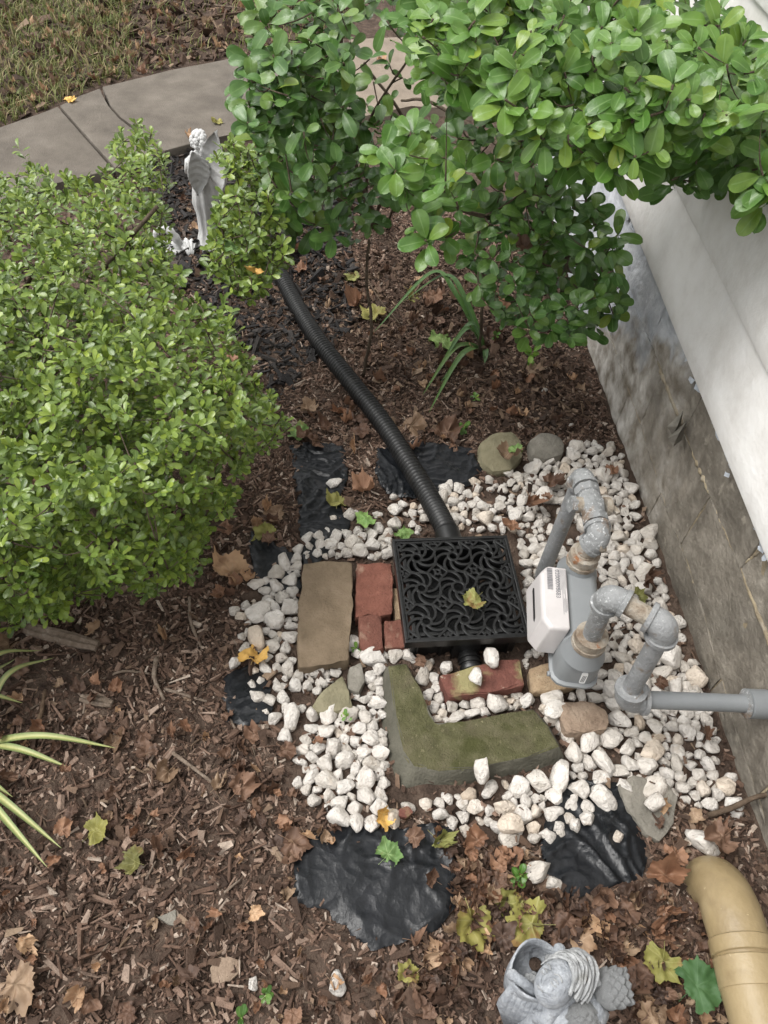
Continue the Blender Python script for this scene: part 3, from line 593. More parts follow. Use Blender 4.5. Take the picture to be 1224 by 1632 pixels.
OBST = [([(479, 893), (563, 892), (560, 1056), (472, 1072)], .06), ([(563, 893), (630, 893), (660, 1040), (570, 1042)], .05), ([(626, 855), (822, 850), (842, 1032), (640, 1040)], .13),
        ([(648, 1015), (842, 1010), (846, 1040), (775, 1062), (700, 1066), (690, 1052), (655, 1048)], .06), ([(696, 1072), (832, 1044), (842, 1102), (710, 1122)], .05), ([(610, 1058), (652, 1055), (692, 1160), (855, 1126), (910, 1222), (622, 1286)], .05),
        ([(487, 1134), (546, 1070), (568, 1130)], .03), ([(892, 1114), (966, 1126), (975, 1168), (900, 1172)], .045), ([(762, 686), (836, 686), (838, 750), (765, 755)], .05), ([(840, 686), (906, 690), (900, 735), (845, 730)], .05),
        ([(553, 1052), (580, 1052), (584, 1105), (550, 1100)], .028), ([(840, 1050), (940, 1055), (945, 1100), (845, 1108)], .045)]

# ------------------------------------------------------------------ white stones: packed by relaxation
REG = [(905, 704), (968, 712), (1000, 738), (1022, 790), (1040, 806), (1056, 855), (1060, 905), (1078, 955), (1110, 1025), (1130, 1085), (1148, 1170), (1164, 1240), (1170, 1290), (1115, 1288), (1050, 1255), (1012, 1262), (984, 1254), (962, 1272), (930, 1306), (872, 1332), (830, 1352), (778, 1346), (716, 1312), (650, 1296),
       (600, 1318), (545, 1312), (500, 1276), (470, 1250), (460, 1185), (438, 1155), (404, 1112), (398, 1062), (384, 1010), (380, 975), (405, 935), (444, 905), (470, 890), (500, 850), (535, 825), (600, 812), (650, 806), (705, 782), (772, 766), (800, 756), (850, 726)]
regw = px_poly(REG); obw = [(px_poly(p), float(np.mean([g(at(*q)[1]) for q in p])) + h) for p, h in OBST]
N0 = 860; pos = []; A = np.array(regw)
def sparse(px, py):                            # thinner cover behind the basin and by the left end
    if py < 880 and px < 720: return .6
    if py < 880: return .85
    return 1
while len(pos) < N0:
    x = rng.uniform(A[:, 0].min(), A[:, 0].max()); y = rng.uniform(A[:, 1].min(), A[:, 1].max())
    if not inside(x, y, regw) or any(inside(x, y, p) for p, _ in obw[:8]): continue
    u, v, _ = proj([x, y, float(g(y))])
    if rng.random() < sparse(u[0], v[0]): pos.append((x, y, float(g(y)) + rng.uniform(.015, .07)))
pos = np.array(pos); rs = np.clip(rng.lognormal(math.log(.0142), .32, N0), .0078, .027)
for it in range(150):
    pos[:, 2] -= .0018
    d = pos[:, None] - pos[None]; d[..., 2] *= 1.25; L_ = np.linalg.norm(d, axis=-1) + np.eye(N0); ov = np.clip(.93 * (rs[:, None] + rs[None]) - L_, 0, None); np.fill_diagonal(ov, 0)
    mv = (d / L_[..., None] * ov[..., None] * .28).sum(1); pos += np.clip(mv, -.006, .006)
    gz = g(pos[:, 1]) + rs * .62; pos[:, 2] = np.maximum(pos[:, 2], gz)
    q, dd = edge_near(pos[:, 0], pos[:, 1], regw); o_ = ~inside(pos[:, 0], pos[:, 1], regw)
    pos[o_, :2] += (q[o_] - pos[o_, :2]) * .5
    for p, zt_ in obw:
        q, dd = edge_near(pos[:, 0], pos[:, 1], p); i_ = inside(pos[:, 0], pos[:, 1], p); m_ = i_ & (pos[:, 2] < zt_ + rs * .7)
        pos[m_, :2] += (q[m_] - pos[m_, :2]) * .6
        m2 = ~i_ & (dd < rs * .8) & (pos[:, 2] < zt_); v_ = pos[m2, :2] - q[m2]; pos[m2, :2] += v_ / (np.linalg.norm(v_, axis=1, keepdims=True) + 1e-6) * ((rs * .8 - dd)[m2])[:, None] * .5
keep = np.ones(N0, bool)
for p, zt_ in obw: keep &= ~(inside(pos[:, 0], pos[:, 1], p) & (pos[:, 2] < zt_ + .004))
keep &= pos[:, 2] < g(pos[:, 1]) + .085
wd_ = (pos - _a) @ NR; keep &= wd_ > .0
for u0, v0 in ((715, 1040), ): pass
pos = pos[keep]; rs = rs[keep]
RS = .018
def rock_mesh(seed, name='white_stone', m='stone', cuts=13):
    bm = bmesh.new(); bmesh.ops.create_icosphere(bm, subdivisions=3, radius=1); r_ = random.Random(seed)
    pl = [(Vector((r_.gauss(0, 1), r_.gauss(0, 1), r_.gauss(0, 1))).normalized(), r_.uniform(.46, .8)) for _ in range(cuts)]
    for v in bm.verts:
        for n, d in pl:
            k = v.co.dot(n) - d
            if k > 0: v.co -= n * k * .93
        v.co += v.co.normalized() * (.07 * mnoise.noise(v.co * 2.2 + Vector((seed, 0, 0))) + .035 * mnoise.noise(v.co * 6 + Vector((seed, 5, 0))))
    for v in bm.verts: v.co *= RS
    me = bpy.data.meshes.new(name); me.materials.append(MT[m])
    for f in bm.faces: f.smooth = True
    for e in bm.edges:
        if e.calc_face_angle(0) > math.radians(19): e.smooth = False
    bm.to_mesh(me); bm.free(); return me
RK = [rock_mesh(k) for k in range(16)]
def rock_scale(r):
    r = r / RS; return (r * rng.uniform(1.2, 1.65), r * rng.uniform(1.05, 1.3), r * rng.uniform(.8, 1.05))
def put_rock(p, r, label, group=None, k=None):
    o = bpy.data.objects.new('white_stone', RK[rng.integers(16) if k is None else k]); COL.objects.link(o); o.location = p
    o.rotation_euler = (rng.normal(0, .35), rng.normal(0, .35), rng.uniform(0, 2 * pi)); o.scale = rock_scale(r)
    return tag(o, label, 'stone', group)
u, v, dep = proj(pos); cell = {}
for i in np.argsort(dep - rs):
    key = (int(u[i] // 11), int(v[i] // 11)); cell.setdefault(key, i)
score = np.array([(rs[i] / dep[i]) * (1 + 2.5 * (pos[i, 2] - g(pos[i, 1])) / .05) * (1 if (i in cell.values()) else .3) for i in range(len(pos))])
order = np.argsort(-score); top = order[:286]; rest = order[286:]
LMS = [((1040, 1160), 'just under the wall pipe near its elbow'), ((1110, 1160), 'under the wall pipe close to the wall'), ((1050, 1215), 'behind the flat grey slab'), ((1000, 1190), 'right of the brown rock'), ((940, 1190), 'in front of the brown rock'), ((925, 1250), 'right of the mossy slab tip'), ((1000, 1235), 'at the back corner of the shiny sheet'), ((960, 1265), 'overhanging the shiny sheet'),
       ((400, 950), 'at the far left rim level with the brown block'), ((450, 920), 'left of the top of the brown block'), ((445, 1010), 'left of the lower half of the brown block'), ((430, 1130), 'beside the small plastic patch, lower side'), ((500, 1225), 'at the lower left rim of the bed'), ((575, 1285), 'beside the front left slab corner'), ((480, 1200), 'on the left rim below the triangular stone'), ((560, 1230), 'halfway along the left side of the mossy slab'), ((590, 1160), 'at the upper left side of the mossy slab'), ((500, 870), 'above the brown block'), ((600, 870), 'above the broken red bricks'), ((820, 790), 'near the veined brown leaf'), ((950, 740), 'behind the pipe elbow by the wall'), ((1020, 930), 'against the wall beside the brown curled leaf'),
       ((470, 960), 'left of the brown block'), ((420, 1100), 'at the left end of the bed near a plastic patch'), ((540, 850), 'above the red bricks by the plastic sheet'), ((650, 825), 'around the hose behind the basin'), ((780, 800), 'between the hose and the gas riser'), ((850, 750), 'in front of the two rounded rocks'), ((985, 790), 'between the gas valve and the wall'), ((1010, 860), 'against the wall behind the meter'),
       ((990, 990), 'inside the outlet pipe loop'), ((1085, 1065), 'between the drop pipe and the wall'), ((1080, 1180), 'below the pipe that enters the wall'), ((960, 1215), 'between the brown rock and the shiny sheet'), ((1120, 1260), 'at the near end beside the wall foot'), ((880, 1270), 'around the tip of the mossy slab'), ((740, 1290), 'along the front edge of the mossy slab'), ((820, 1325), 'at the front tip of the bed'),
       ((570, 1200), 'along the left edge of the mossy slab'), ((500, 1170), 'left of and below the triangular stone'), ((540, 1270), 'at the front left corner of the bed'), ((590, 1090), 'between the flat grey stone and the mossy slab'), ((670, 1090), 'between the mossy slab and the mossy red brick'), ((770, 1125), 'in the inner corner of the mossy slab'), ((880, 1110), 'between the tan brick and the brown rock'), ((500, 1080), 'below the brown block'), ((620, 1030), 'below the broken red bricks'), ((850, 1040), 'between the basin and the meter')]
def nearest_name(px, py, LM): return min(LM, key=lambda q: (q[0][0] - px) ** 2 + (q[0][1] - py) ** 2)[1]
WG = 'white landscaping stones around the drain basin'
zone = {}
for i in top: zone.setdefault(nearest_name(u[i], v[i], LMS), []).append(i)
for zn, mem in zone.items():
    mem = sorted(mem, key=lambda i: -rs[i])
    for k, i in enumerate(mem):
        sz_ = 'largest white stone' if k == 0 else 'second largest white stone' if k == 1 and len(mem) > 3 else 'smallest white stone' if k == len(mem) - 1 and len(mem) > 2 else 'highest lying white stone' if len(mem) > 4 and i == max(mem[2:-1], key=lambda q: pos[q, 2]) else 'leftmost white stone' if len(mem) > 6 and i == min(mem[2:-1], key=lambda q: u[q]) else ('pointed', 'rough')[0 if rs[i] < .015 else 1].replace('pointed', 'small rough') + ' white stone'
        put_rock(pos[i], rs[i], sz_ + ' ' + zn, WG)
def merged(name, items, mats, smooth=True):      # items: (mesh, matrix); one real mesh
    Vs = []; Qs = []; n = 0; cache = {}
    for me, Mx in items:
        if me.name not in cache:
            a = np.zeros(len(me.vertices) * 3, np.float32); me.vertices.foreach_get('co', a)
            lt = np.zeros(len(me.loops), np.int32); me.loops.foreach_get('vertex_index', lt); k = len(me.polygons[0].vertices)
            cache[me.name] = (a.reshape(-1, 3), lt.reshape(-1, k))
        a, q = cache[me.name]; Mx = np.array(Mx); Vs.append(a @ Mx[:3, :3].T + Mx[:3, 3]); Qs.append(q + n); n += len(a)
    return fast_mesh(name, np.concatenate(Vs), np.concatenate(Qs), mats, smooth)
its = []
for i in rest:
    its.append((RK[rng.integers(16)], Matrix.LocRotScale(Vector(pos[i]), Matrix.Rotation(rng.uniform(0, 6.28), 3, 'Z').to_quaternion(), Vector(rock_scale(rs[i])))))
tag(link(bpy.data.objects.new('stone_bed', merged('stone_bed', its, MT['stone']))), 'lower layer of white landscaping stones showing between the top ones', None, None, 'stuff')
for (x, y, s, h, lb) in ((532, 770, 13, 0, 'lone white stone on the black sheet left of the hose'), (628, 792, 9, 0, 'white stone touching the left side of the hose'), (716, 770, 9, 0, 'left one of two white stones right of the hose on the sheet'), (734, 775, 8, 0, 'right one of two white stones right of the hose on the sheet'),
                         (858, 1386, 16, 0, 'white stone left of the shiny black sheet'), (882, 1408, 11, 0, 'narrow white stone at the left rim of the shiny sheet'), (889, 1319, 9, 0, 'small white stone on the shiny sheet, left of a pair'), (918, 1314, 11, 0, 'lower stone of a pair on the shiny sheet'), (936, 1303, 12, 0, 'upper stone of a pair on the shiny sheet'),
                         (985, 1333, 9, 0, 'small lone white stone in the middle of the shiny sheet'), (852, 1336, 11, 0, 'white stone at the front tip of the stone bed'), (1121, 1342, 19, 0, 'large white stone above the tan drain pipe end'), (1045, 1278, 14, .02, 'bright white stone lying on the flat grey slab'), (1096, 1342, 7, 0, 'tiny white stone beside the large one near the tan pipe'),
                         (769, 1226, 14, .045, 'white stone lying on the mossy slab'), (536, 1567, 12, 0, 'lone white stone in the mulch at the bottom'), (404, 1568, 7, 0, 'tiny white pebble beside the flat grey stone in the mulch'), (372, 972, 9, 0, 'outermost white stone at the far left of the bed'), (372, 1058, 11, 0, 'white stone touching the yellow leaf at left'),
                         (910, 678, 7, 0, 'small white pebble in the mulch behind the grey round rock'), (868, 622, 7, 0, 'tiny white pebble in mulch near the bush by the wall'), (900, 1005, 12, 0.0, 'white stone in the shade behind the meter'), (712, 1066, 12, .01, 'cream stone under the capped outlet'), (760, 1080, 12, .045, 'white stone on the red brick in front of the basin'), (783, 1046, 14, .045, 'upright white stone right of the capped outlet'),
                         (948, 1345, 0, 0, ''), (818, 1315, 18, .01, 'tall pointed white stone at the front of the bed')):
    if s: p = at(x, y, None, h + s / 700); put_rock(p, s / 690, lb)
CHG = []

# ------------------------------------------------------------------ gas meter and its pipes
def z_level(px, py, z): return Vector(at(px, py, z))
n1 = z_level(930, 888, .27); n2 = z_level(941, 1018, .27)
mc = (n1 + n2) / 2; DVv = Vector(DV); NRv = Vector(NR)
meter = thing('gas_meter', (mc.x, mc.y, float(g(mc.y))), 'grey gas meter with white cover and grey pipes beside the wall', 'gas meter')
OM = Vector(meter.location)
ud = (n2 - n1); ud.z = 0; UL = ud.length; ud.normalize(); wdv = Vector((ud.y, -ud.x, 0));
if wdv.x > 0: wdv = -wdv                      # wdv points away from the wall, ud towards the viewer
def ml(u, w_, z): return mc - OM + ud * u + wdv * w_ + Vector((0, 0, z - mc.z))
def plan_loft(levels, nm, m, bevel=.004, seg=2):
    mb = MB(); mb.loft([[ml(u, w_, z) for u, w_ in pl] for z, pl in levels]); o = mb.build(nm, m, meter, True, bevel=0); sharp(o.data, 30); 
    return o
def octo(hu, hw, c, cu=0, cw=0, n=3):
    P_ = []
    for sx, sy in ((1, 1), (-1, 1), (-1, -1), (1, -1)):
        for k in range(n + 1):
            a = math.atan2(sy, sx) - pi / 4 + (pi / 2) * k / n; P_.append((cu + sx * (hu - c) + c * math.cos(a), cw + sy * (hw - c) + c * math.sin(a)))
    return P_
HU = UL / 2 + .034
plan_loft([(.105, octo(HU - .012, .036, .02)), (.128, octo(HU, .046, .026)), (.131, octo(HU + .006, .052, .03)), (.138, octo(HU + .006, .052, .03)), (.141, octo(HU - .001, .046, .026)), (.19, octo(HU - .002, .045, .026)), (.222, octo(HU - .01, .040, .026)), (.236, octo(HU - .022, .030, .024)), (.24, octo(HU - .034, .020, .018))], 'meter_body', MT['meter'])
for k, n_ in enumerate((n1, n2)):
    p = n_ - OM; z0 = -n_.z; mb = MB(); Z = lambda zz: p + Vector((0, 0, zz - n_.z))
    mb.tube([Z(.215), Z(.236), Z(.25)], [.046, .037, .034], 28); o = mb.build('turret', MT['meter'], meter); sharp(o.data, 50)
    mb = MB(); mb.tube([Z(.25), Z(.252), Z(.262), Z(.264), Z(.285), Z(.288)], [.031, .035, .035, .033, .033, .028], 12 if k == 0 else 24); o = mb.build('swivel_nut', MT['rust'], meter); sharp(o.data, 35)
HUB = HU; HU = .093
cv = plan_loft([(.15, [(HU - .025, .046), (HU - .025, .08), (HU - .04, .094), (-HU + .03, .094), (-HU + .015, .08), (-HU + .015, .046)]), (.16, [(HU - .01, .046), (HU - .01, .085), (HU - .035, .104), (-HU + .02, .104), (-HU + .002, .085), (-HU + .002, .046)]),
                (.246, [(HU - .016, .036), (HU - .016, .076), (HU - .04, .092), (-HU + .03, .092), (-HU + .01, .076), (-HU + .01, .036)]), (.252, [(HU - .02, .034), (HU - .02, .072), (HU - .043, .087), (-HU + .034, .087), (-HU + .014, .072), (-HU + .014, .034)])], 'meter_cover', MT['cover'])
HU = HUB
b_ = cv.modifiers.new('b', 'BEVEL'); b_.width = .003; b_.segments = 2; b_.limit_method = 'ANGLE'; b_.angle_limit = math.radians(25)
mb = MB(); sl = [(-.05, .0), (-.045, .006), (.03, .006), (.037, 0), (.03, -.006), (-.045, -.006)]
mb.loft([[ml(u, .0925, .206 + z) for u, z in sl], [ml(u, .0985, .206 + z) for u, z in sl]]); mb.build('display_window', MT['black'], cv, False)
def topz(u, w_): return .2526
def bar(mbx, u0, u1, w0, w1, z=.2527): mbx.add([ml(u0, w0, z), ml(u1, w0, z), ml(u1, w1, z), ml(u0, w1, z)], [(0, 1, 2, 3)])
mb = MB(); r_ = random.Random(3); u = -.075
while u < -.02:                                # barcode
    a = r_.choice((.0009, .0014, .002)); bar(mb, u, u + a, .066, .078); u += a + r_.choice((.0009, .0013))
for k in range(7): bar(mb, -.075, -.02 + r_.uniform(-.02, .045), .0375 + k * .0026, .0383 + k * .0026)
for k in range(4): bar(mb, .0, .03 + r_.uniform(-.005, .012), .0375 + k * .0026, .0383 + k * .0026)
mb.build('label_print', MT['ink'], cv, False)
def text(body, size, u, w_, z, parent, m, nm='lettering'):
    cu = bpy.data.curves.new(nm, 'FONT'); cu.body = body; cu.size = size; cu.extrude = .0; cu.materials.append(m)
    tmp = bpy.data.objects.new(nm, cu); COL.objects.link(tmp); dg = bpy.context.evaluated_depsgraph_get()
    me = bpy.data.meshes.new_from_object(tmp.evaluated_get(dg)); bpy.data.objects.remove(tmp); o = bpy.data.objects.new(nm, me); link(o, parent)
    X = ud; Y = wdv; Zv = X.cross(Y)
    if Zv.z < 0: Y = -Y; Zv = -Zv
    p = ml(u, w_, z); o.matrix_basis = Matrix(((X.x, Y.x, Zv.x, p.x), (X.y, Y.y, Zv.y, p.y), (X.z, Y.z, Zv.z, p.z), (0, 0, 0, 1))); return o
text('02000098683', .0135, -.073, .060, .2528, cv, MT['ink'])
mb = MB(); 
def endp(a, z): return ml(HU - .0005 , a, z) 
pl = octo(.013, .0065, .003)
mb.loft([[ml(HU - .006 + o_, -.012 + y_ + x_ * .12, .166 + x_ * 1.7) for x_, y_ in pl] for o_ in (0, .0058)]); st = mb.build('serial_sticker', MT['sticker'], meter, False)
mb = MB()
for k in range(3): 
    mb.box(ml(HU - .0001, -.012 + (k - 1) * .0028, .164), (.0005, .0006, .013), Matrix.Rotation(math.atan2(ud.y, ud.x), 3, 'Z'))
mb.build('sticker_print', MT['ink'], st, False)
mb = MB()
for s in (-1, 1): mb.tube([ml(s * (HU - .02), .05, .133), ml(s * (HU - .02), .056, .133)], .006, 8)
mb.build('flange_bolt', MT['meter'], meter)
PR = .0185
def pipe(pts, r, nm, m, n=20):
    mb = MB(); mb.tube([Vector(p) - OM for p in pts], r, n); o = mb.build(nm, MT[m], meter); sharp(o.data, 45); return o
def elbow(c, a, b, m='gasgreyold', k=1.32, L=.036, rr=PR):
    """bend at corner c joining the directions a and b, with a thick bead at each mouth"""
    c = Vector(c); a = Vector(a).normalized(); b = Vector(b).normalized(); p0 = c + a * L; p2 = c + b * L; pts = [p0]; rad = [rr * k * 1.16]
    pts.append(p0 - a * .009); rad.append(rr * k * 1.16); pts.append(p0 - a * .0095); rad.append(rr * k)
    for t in np.linspace(.12, .88, 11):
        q = (p0 - a * .01) * (1 - t) ** 2 + c * 2 * t * (1 - t) + (p2 - b * .01) * t * t; pts.append(q); rad.append(rr * k * (1 + .05 * math.sin(pi * t)))
    pts += [p2 - b * .0095, p2 - b * .009, p2]; rad += [rr * k, rr * k * 1.16, rr * k * 1.16]
    return pipe(pts, rad, 'pipe_elbow', m, 24)
Zu = Vector((0, 0, 1))
ZI, ZO, ZH = .34, .435, .175
E1 = z_level(928, 757, ZI); E2 = z_level(957, 858, ZI)
foot = Vector((E1.x, E1.y, -.12))
d12 = (E2 - E1).normalized()
pipe([foot, E1 - Zu * .03], PR * 1.05, 'riser_pipe', 'gasgrey'); elbow(E1, -Zu, d12)
pipe([E1 + d12 * .03, E2 - d12 * .03], PR, 'pipe_nipple', 'rust')
vc = (E1 + E2) / 2                                 # shut-off valve with its core and hexagon ends
a, b = E1 + d12 * .042, E2 - d12 * .038; L_ = (b - a).length
def vp(t, r): return (a + d12 * L_ * t, r)
pr = [vp(0, .029), vp(.18, .029), vp(.2, .025), vp(.3, .027), vp(.5, .031), vp(.7, .027), vp(.8, .025), vp(.82, .029), vp(1, .029)]
pipe([p for p, _ in pr], [r for _, r in pr], 'gas_valve', 'gasgreyold', 8)
pv = wdv * .8 + Zu * .1 + d12 * .15; pv.normalize()
pipe([vc - pv * .0, vc + pv * .04], .018, 'valve_core', 'rust', 16)
pipe([vc + pv * .038, vc + pv * .05], [.02, .019], 'valve_cap', 'gasgreyold', 6)
pipe([vc - pv * .03, vc - pv * .043], [.021, .021], 'valve_key', 'rust', 16)
mb = MB(); q = vc - OM - pv * .05; mb.box(q, (.006, .022, .004), Matrix.Rotation(.6, 3, 'Z')); mb.build('lock_wing', MT['rust'], meter, False, bevel=.001)
t1 = n1 + Zu * (ZI - .02 - n1.z)
dd_ = (t1 - E2); dd_.normalize()
E2b = Vector((n1.x, n1.y, E2.z - .028))
elbow(E2, -d12, (E2b - E2), L=.034)
dq = (E2 - E2b); dq.z *= .5
elbow(E2b + Zu * .0, dq, -Zu, 'rust', L=.03, k=1.12)
E3 = Vector((n2.x, n2.y, ZO)); E3 = E3.lerp(z_level(962, 950, ZO), .55); E4 = z_level(1062, 998, ZO)
d34 = (E4 - E3).normalized()
pipe([Vector((n2.x, n2.y, .27)), E3 - Zu * .02], PR * 1.02, 'outlet_pipe', 'gasgreyold'); elbow(E3, (Vector((n2.x, n2.y, .27)) - E3), d34)
pipe([E3 + d34 * .02, E4 - d34 * .02], PR, 'pipe_nipple', 'rust'); 
E5 = z_level(997, 1114, ZH); e45 = (E5 - E4).normalized()
elbow(E4, -d34, e45, 'gasgrey', k=1.42)
pipe([E4 + e45 * .02, E5 - e45 * .02], PR, 'drop_pipe', 'gasgrey')
hw = z_level(1260, 1124, ZH); d5 = (hw - E5).normalized()
elbow(E5, -e45, d5, 'gasgrey', k=1.5, L=.042); pipe([E5 - e45 * .01, E5 - e45 * .042, E5 - e45 * .046], [PR * 1.35, PR * 1.35, PR * 1.1], 'hex_bushing', 'gasgreyold', 6)
cpl = z_level(1200, 1124, ZH)
den = d5.dot(NRv); tw = (Vector(wall(0, .38, -.05)) - E5).dot(NRv) / den
pipe([E5 + d5 * .02, E5 + d5 * tw], PR, 'wall_pipe', 'meter')
sc_ = (cpl - E5).length
pipe([E5 + d5 * (sc_ - .014), E5 + d5 * (sc_ - .01), E5 + d5 * (sc_ + .03), E5 + d5 * (sc_ + .034)], [.024, .0305, .0305, .026], 'coupling', 'meter', 24)
pipe([E5 + d5 * (sc_ - .018), E5 + d5 * (sc_ - .0145)], [.021, .031], 'coupling_ring', 'gasgreyold', 24)

# ------------------------------------------------------------------ tan drain pipe at the lower right
yp = [tuple(at(x, y, z)) for x, y, z in ((1240, 1720, .075), (1215, 1640, .075), (1196, 1568, .075), (1182, 1512, .072), (1168, 1462, .066), (1156, 1430, .05))]
e_ = Vector(yp[-1]); dirn = (Vector(yp[-1]) - Vector(yp[-2])).normalized()
yp += [tuple(e_ + dirn * .02 + Vector((0, 0, -.010))), tuple(e_ + dirn * .036 + Vector((0, 0, -.032))), tuple(e_ + dirn * .040 + Vector((0, 0, -.075))), tuple(e_ + dirn * .036 + Vector((0, 0, -.13)))]
cp = resample(catmull(yp, 12), .006); mb = MB(); mb.tube(cp, [.0525 + .001 * math.sin(i * .35) for i in range(len(cp))], 36)
dp = thing('drain_pipe', (*at(1176, 1500)[:2], 0), 'tan plastic drain pipe bending into the ground beside the wall', 'drain pipe'); OD = Vector(dp.location)
mb.v = [tuple(Vector(v_) - OD) for v_ in mb.v]; mb.build('pipe', MT['yellow'], dp)
def near_i(px, py): 
    q = Vector(at(px, py, .075)); return min(range(len(cp)), key=lambda i: (cp[i] - q).length)
for (px, py, wd, rr) in ((1178, 1508, .028, .0555), (1190, 1552, .05, .0545)):
    i = near_i(px, py); t = (cp[i - 1] - cp[i + 1]).normalized(); c = cp[i] - OD; mb = MB()
    mb.tube([c - t * wd / 2, c - t * (wd / 2 - .002), c + t * (wd / 2 - .002), c + t * wd / 2], [rr - .0025, rr, rr, rr - .0025], 36); o = mb.build('pipe_collar', MT['yellow'], dp); sharp(o.data, 40)

# ------------------------------------------------------------------ leaves
def attr_vein(me, vals):
    a = me.attributes.new('vein', 'FLOAT', 'POINT'); a.data.foreach_set('value', np.asarray(vals, np.float32))
def leaf_mesh(name, m, nl=6, nw=2, width=.55, tip=.35, fold=.18, curl=.25, seed=0, pet=.12, wob=.02):
    """a simple leaf, one unit long along +Y, base at the origin"""
    V = []; ve = []; r_ = random.Random(seed); Q = []
    for i in range(nl + 1):
        t = 1 - (1 - i / nl) ** 1.5; wv = width * (.56 if m is MT['hedge'] else .60) * (t ** (.8 if m is MT['hedge'] else .68)) * math.sqrt(max(0, 1 - t ** ((4.5 if m is MT['hedge'] else 3.0) + tip))) + .012
        for j in range(-nw, nw + 1):
            s = j / nw; x = s * wv; z = fold * abs(x) - curl * t * t + .04 * math.sin(t * 5 + seed) + wob * math.sin(7 * t + 3 * s + seed) * abs(s)
            V.append((x, pet + t * (1 - pet), z)); ve.append(abs(s) if t < .93 else .6)
    n = 2 * nw + 1
    for i in range(nl):
        for j in range(n - 1): Q.append((i * n + j, i * n + j + 1, (i + 1) * n + j + 1, (i + 1) * n + j))
    k = len(V); V += [(-.012, 0, 0), (.012, 0, 0)]; ve += [0, 0]; Q.append((k, k + 1, nw + 1, nw - 1))
    me = fast_mesh(name, np.array(V) * .05, np.array(Q), m); attr_vein(me, ve); return me
LV = {m: [leaf_mesh('leaf', MT[m], 5, 1, .47, .25, .25, .12 + .1 * k, k) for k in range(4)] if m == 'hedge' else [leaf_mesh('leaf', MT[m], 9, 2, .60 + .05 * (k % 3), .12, .16 + .06 * (k % 2), .12 + .14 * (k % 4), k, .1) for k in range(6)] for m in ('hedge', 'young', 'old', 'weed', 'lily')}
def merged_leaves(name, items, mats):
    me = merged(name, [(a, b) for a, b in items], mats)
    vals = []
    c = {}
    for a, _ in items:
        if a.name not in c:
            b = np.zeros(len(a.vertices), np.float32); a.attributes['vein'].data.foreach_get('value', b); c[a.name] = b
        vals.append(c[a.name])
    attr_vein(me, np.concatenate(vals)); return me
def frame_from(axis, roll):
    a = Vector(axis).normalized(); b = a.orthogonal().normalized(); b = Matrix.Rotation(roll, 3, a) @ b; return a, b, a.cross(b)
def rosette(p, axis, n, L, elev, r_, jit=.25):
    """whorl of n leaves round a shoot tip: list of matrices"""
    o_ = []; a, b, c = frame_from(axis, r_.uniform(0, 6.28))
    for k in range(n):
        t = 2 * pi * k / n * 1.0 + (k * .9) + r_.gauss(0, jit); e = elev + r_.gauss(0, .22) + (.35 if k >= n - 2 else 0)
        d = (b * math.cos(t) + c * math.sin(t)) * math.cos(e) + a * math.sin(e); d.normalize()
        nrm = a - d * a.dot(d); nrm = nrm.normalized() if nrm.length > .05 else b; nrm = (nrm + Vector((r_.gauss(0, .2), r_.gauss(0, .2), r_.gauss(0, .2)))); nrm = (nrm - d * nrm.dot(d)).normalized()
        x = d.cross(nrm); l = L / .05 * r_.uniform(.62, 1.12); bp = Vector(p) - a * (.5 * L * k / n)
        o_.append(Matrix(((x.x * l, d.x * l, nrm.x * l, bp.x), (x.y * l, d.y * l, nrm.y * l, bp.y), (x.z * l, d.z * l, nrm.z * l, bp.z), (0, 0, 0, 1))))
    return o_
def sample_poly(poly, n, r_, mind):
    A_ = np.array(poly); o_ = []; lo = A_.min(0); hi = A_.max(0); tries = 0; grid = {}
    while len(o_) < n and tries < n * 40:
        tries += 1; x = r_.uniform(lo[0], hi[0]); y = r_.uniform(lo[1], hi[1])
        if not inside(x, y, poly): continue
        k = (int(x // mind), int(y // mind)); bad = False
        for a in (-1, 0, 1):
            for b in (-1, 0, 1):
                for q in grid.get((k[0] + a, k[1] + b), ()):
                    if (q[0] - x) ** 2 + (q[1] - y) ** 2 < mind * mind: bad = True
        if bad: continue
        grid.setdefault(k, []).append((x, y)); o_.append((x, y))
    return o_
def plant_out(root, mats_items, nparts=296, cellpx=13):
    """leaves that show largest become parts of their own, the rest one foliage part per leaf colour"""
    P_ = np.array([np.array(m.col[3])[:3] + .025 * np.array(m.col[1])[:3] for _, _, m in mats_items]); u, v, d = proj(P_)
    sz = np.array([np.linalg.norm(np.array(m.col[1])[:3]) for _, _, m in mats_items]); vis = (u > 0) & (u < 1224) & (v > 0) & (v < 1632)
    fr = np.array([abs(float((Vector(CP) - m.col[3].to_3d()).normalized().dot(m.col[2].to_3d().normalized()))) for _, _, m in mats_items])
    best = {}
    for i in np.argsort(d): 
        if vis[i]: best.setdefault((int(u[i] // cellpx), int(v[i] // cellpx)), i)
    c = np.array(sorted(best.values(), key=lambda i: -sz[i] / d[i] * (.3 + fr[i])))[:nparts]; cs_ = set(c.tolist()); inv = Matrix.Translation(-Vector(root.location))
    for i in c:
        mn, me, M_ = mats_items[i]; o = bpy.data.objects.new('leaf', me); link(o, root); o.matrix_basis = inv @ M_
    by = {}
    for i, (mn, me, M_) in enumerate(mats_items):
        if i not in cs_: by.setdefault(mn, []).append((me, inv @ M_))
    for mn, it in by.items():
        o = link(bpy.data.objects.new('foliage', merged_leaves('foliage', it, MT[mn])), root); o['kind'] = 'stuff'
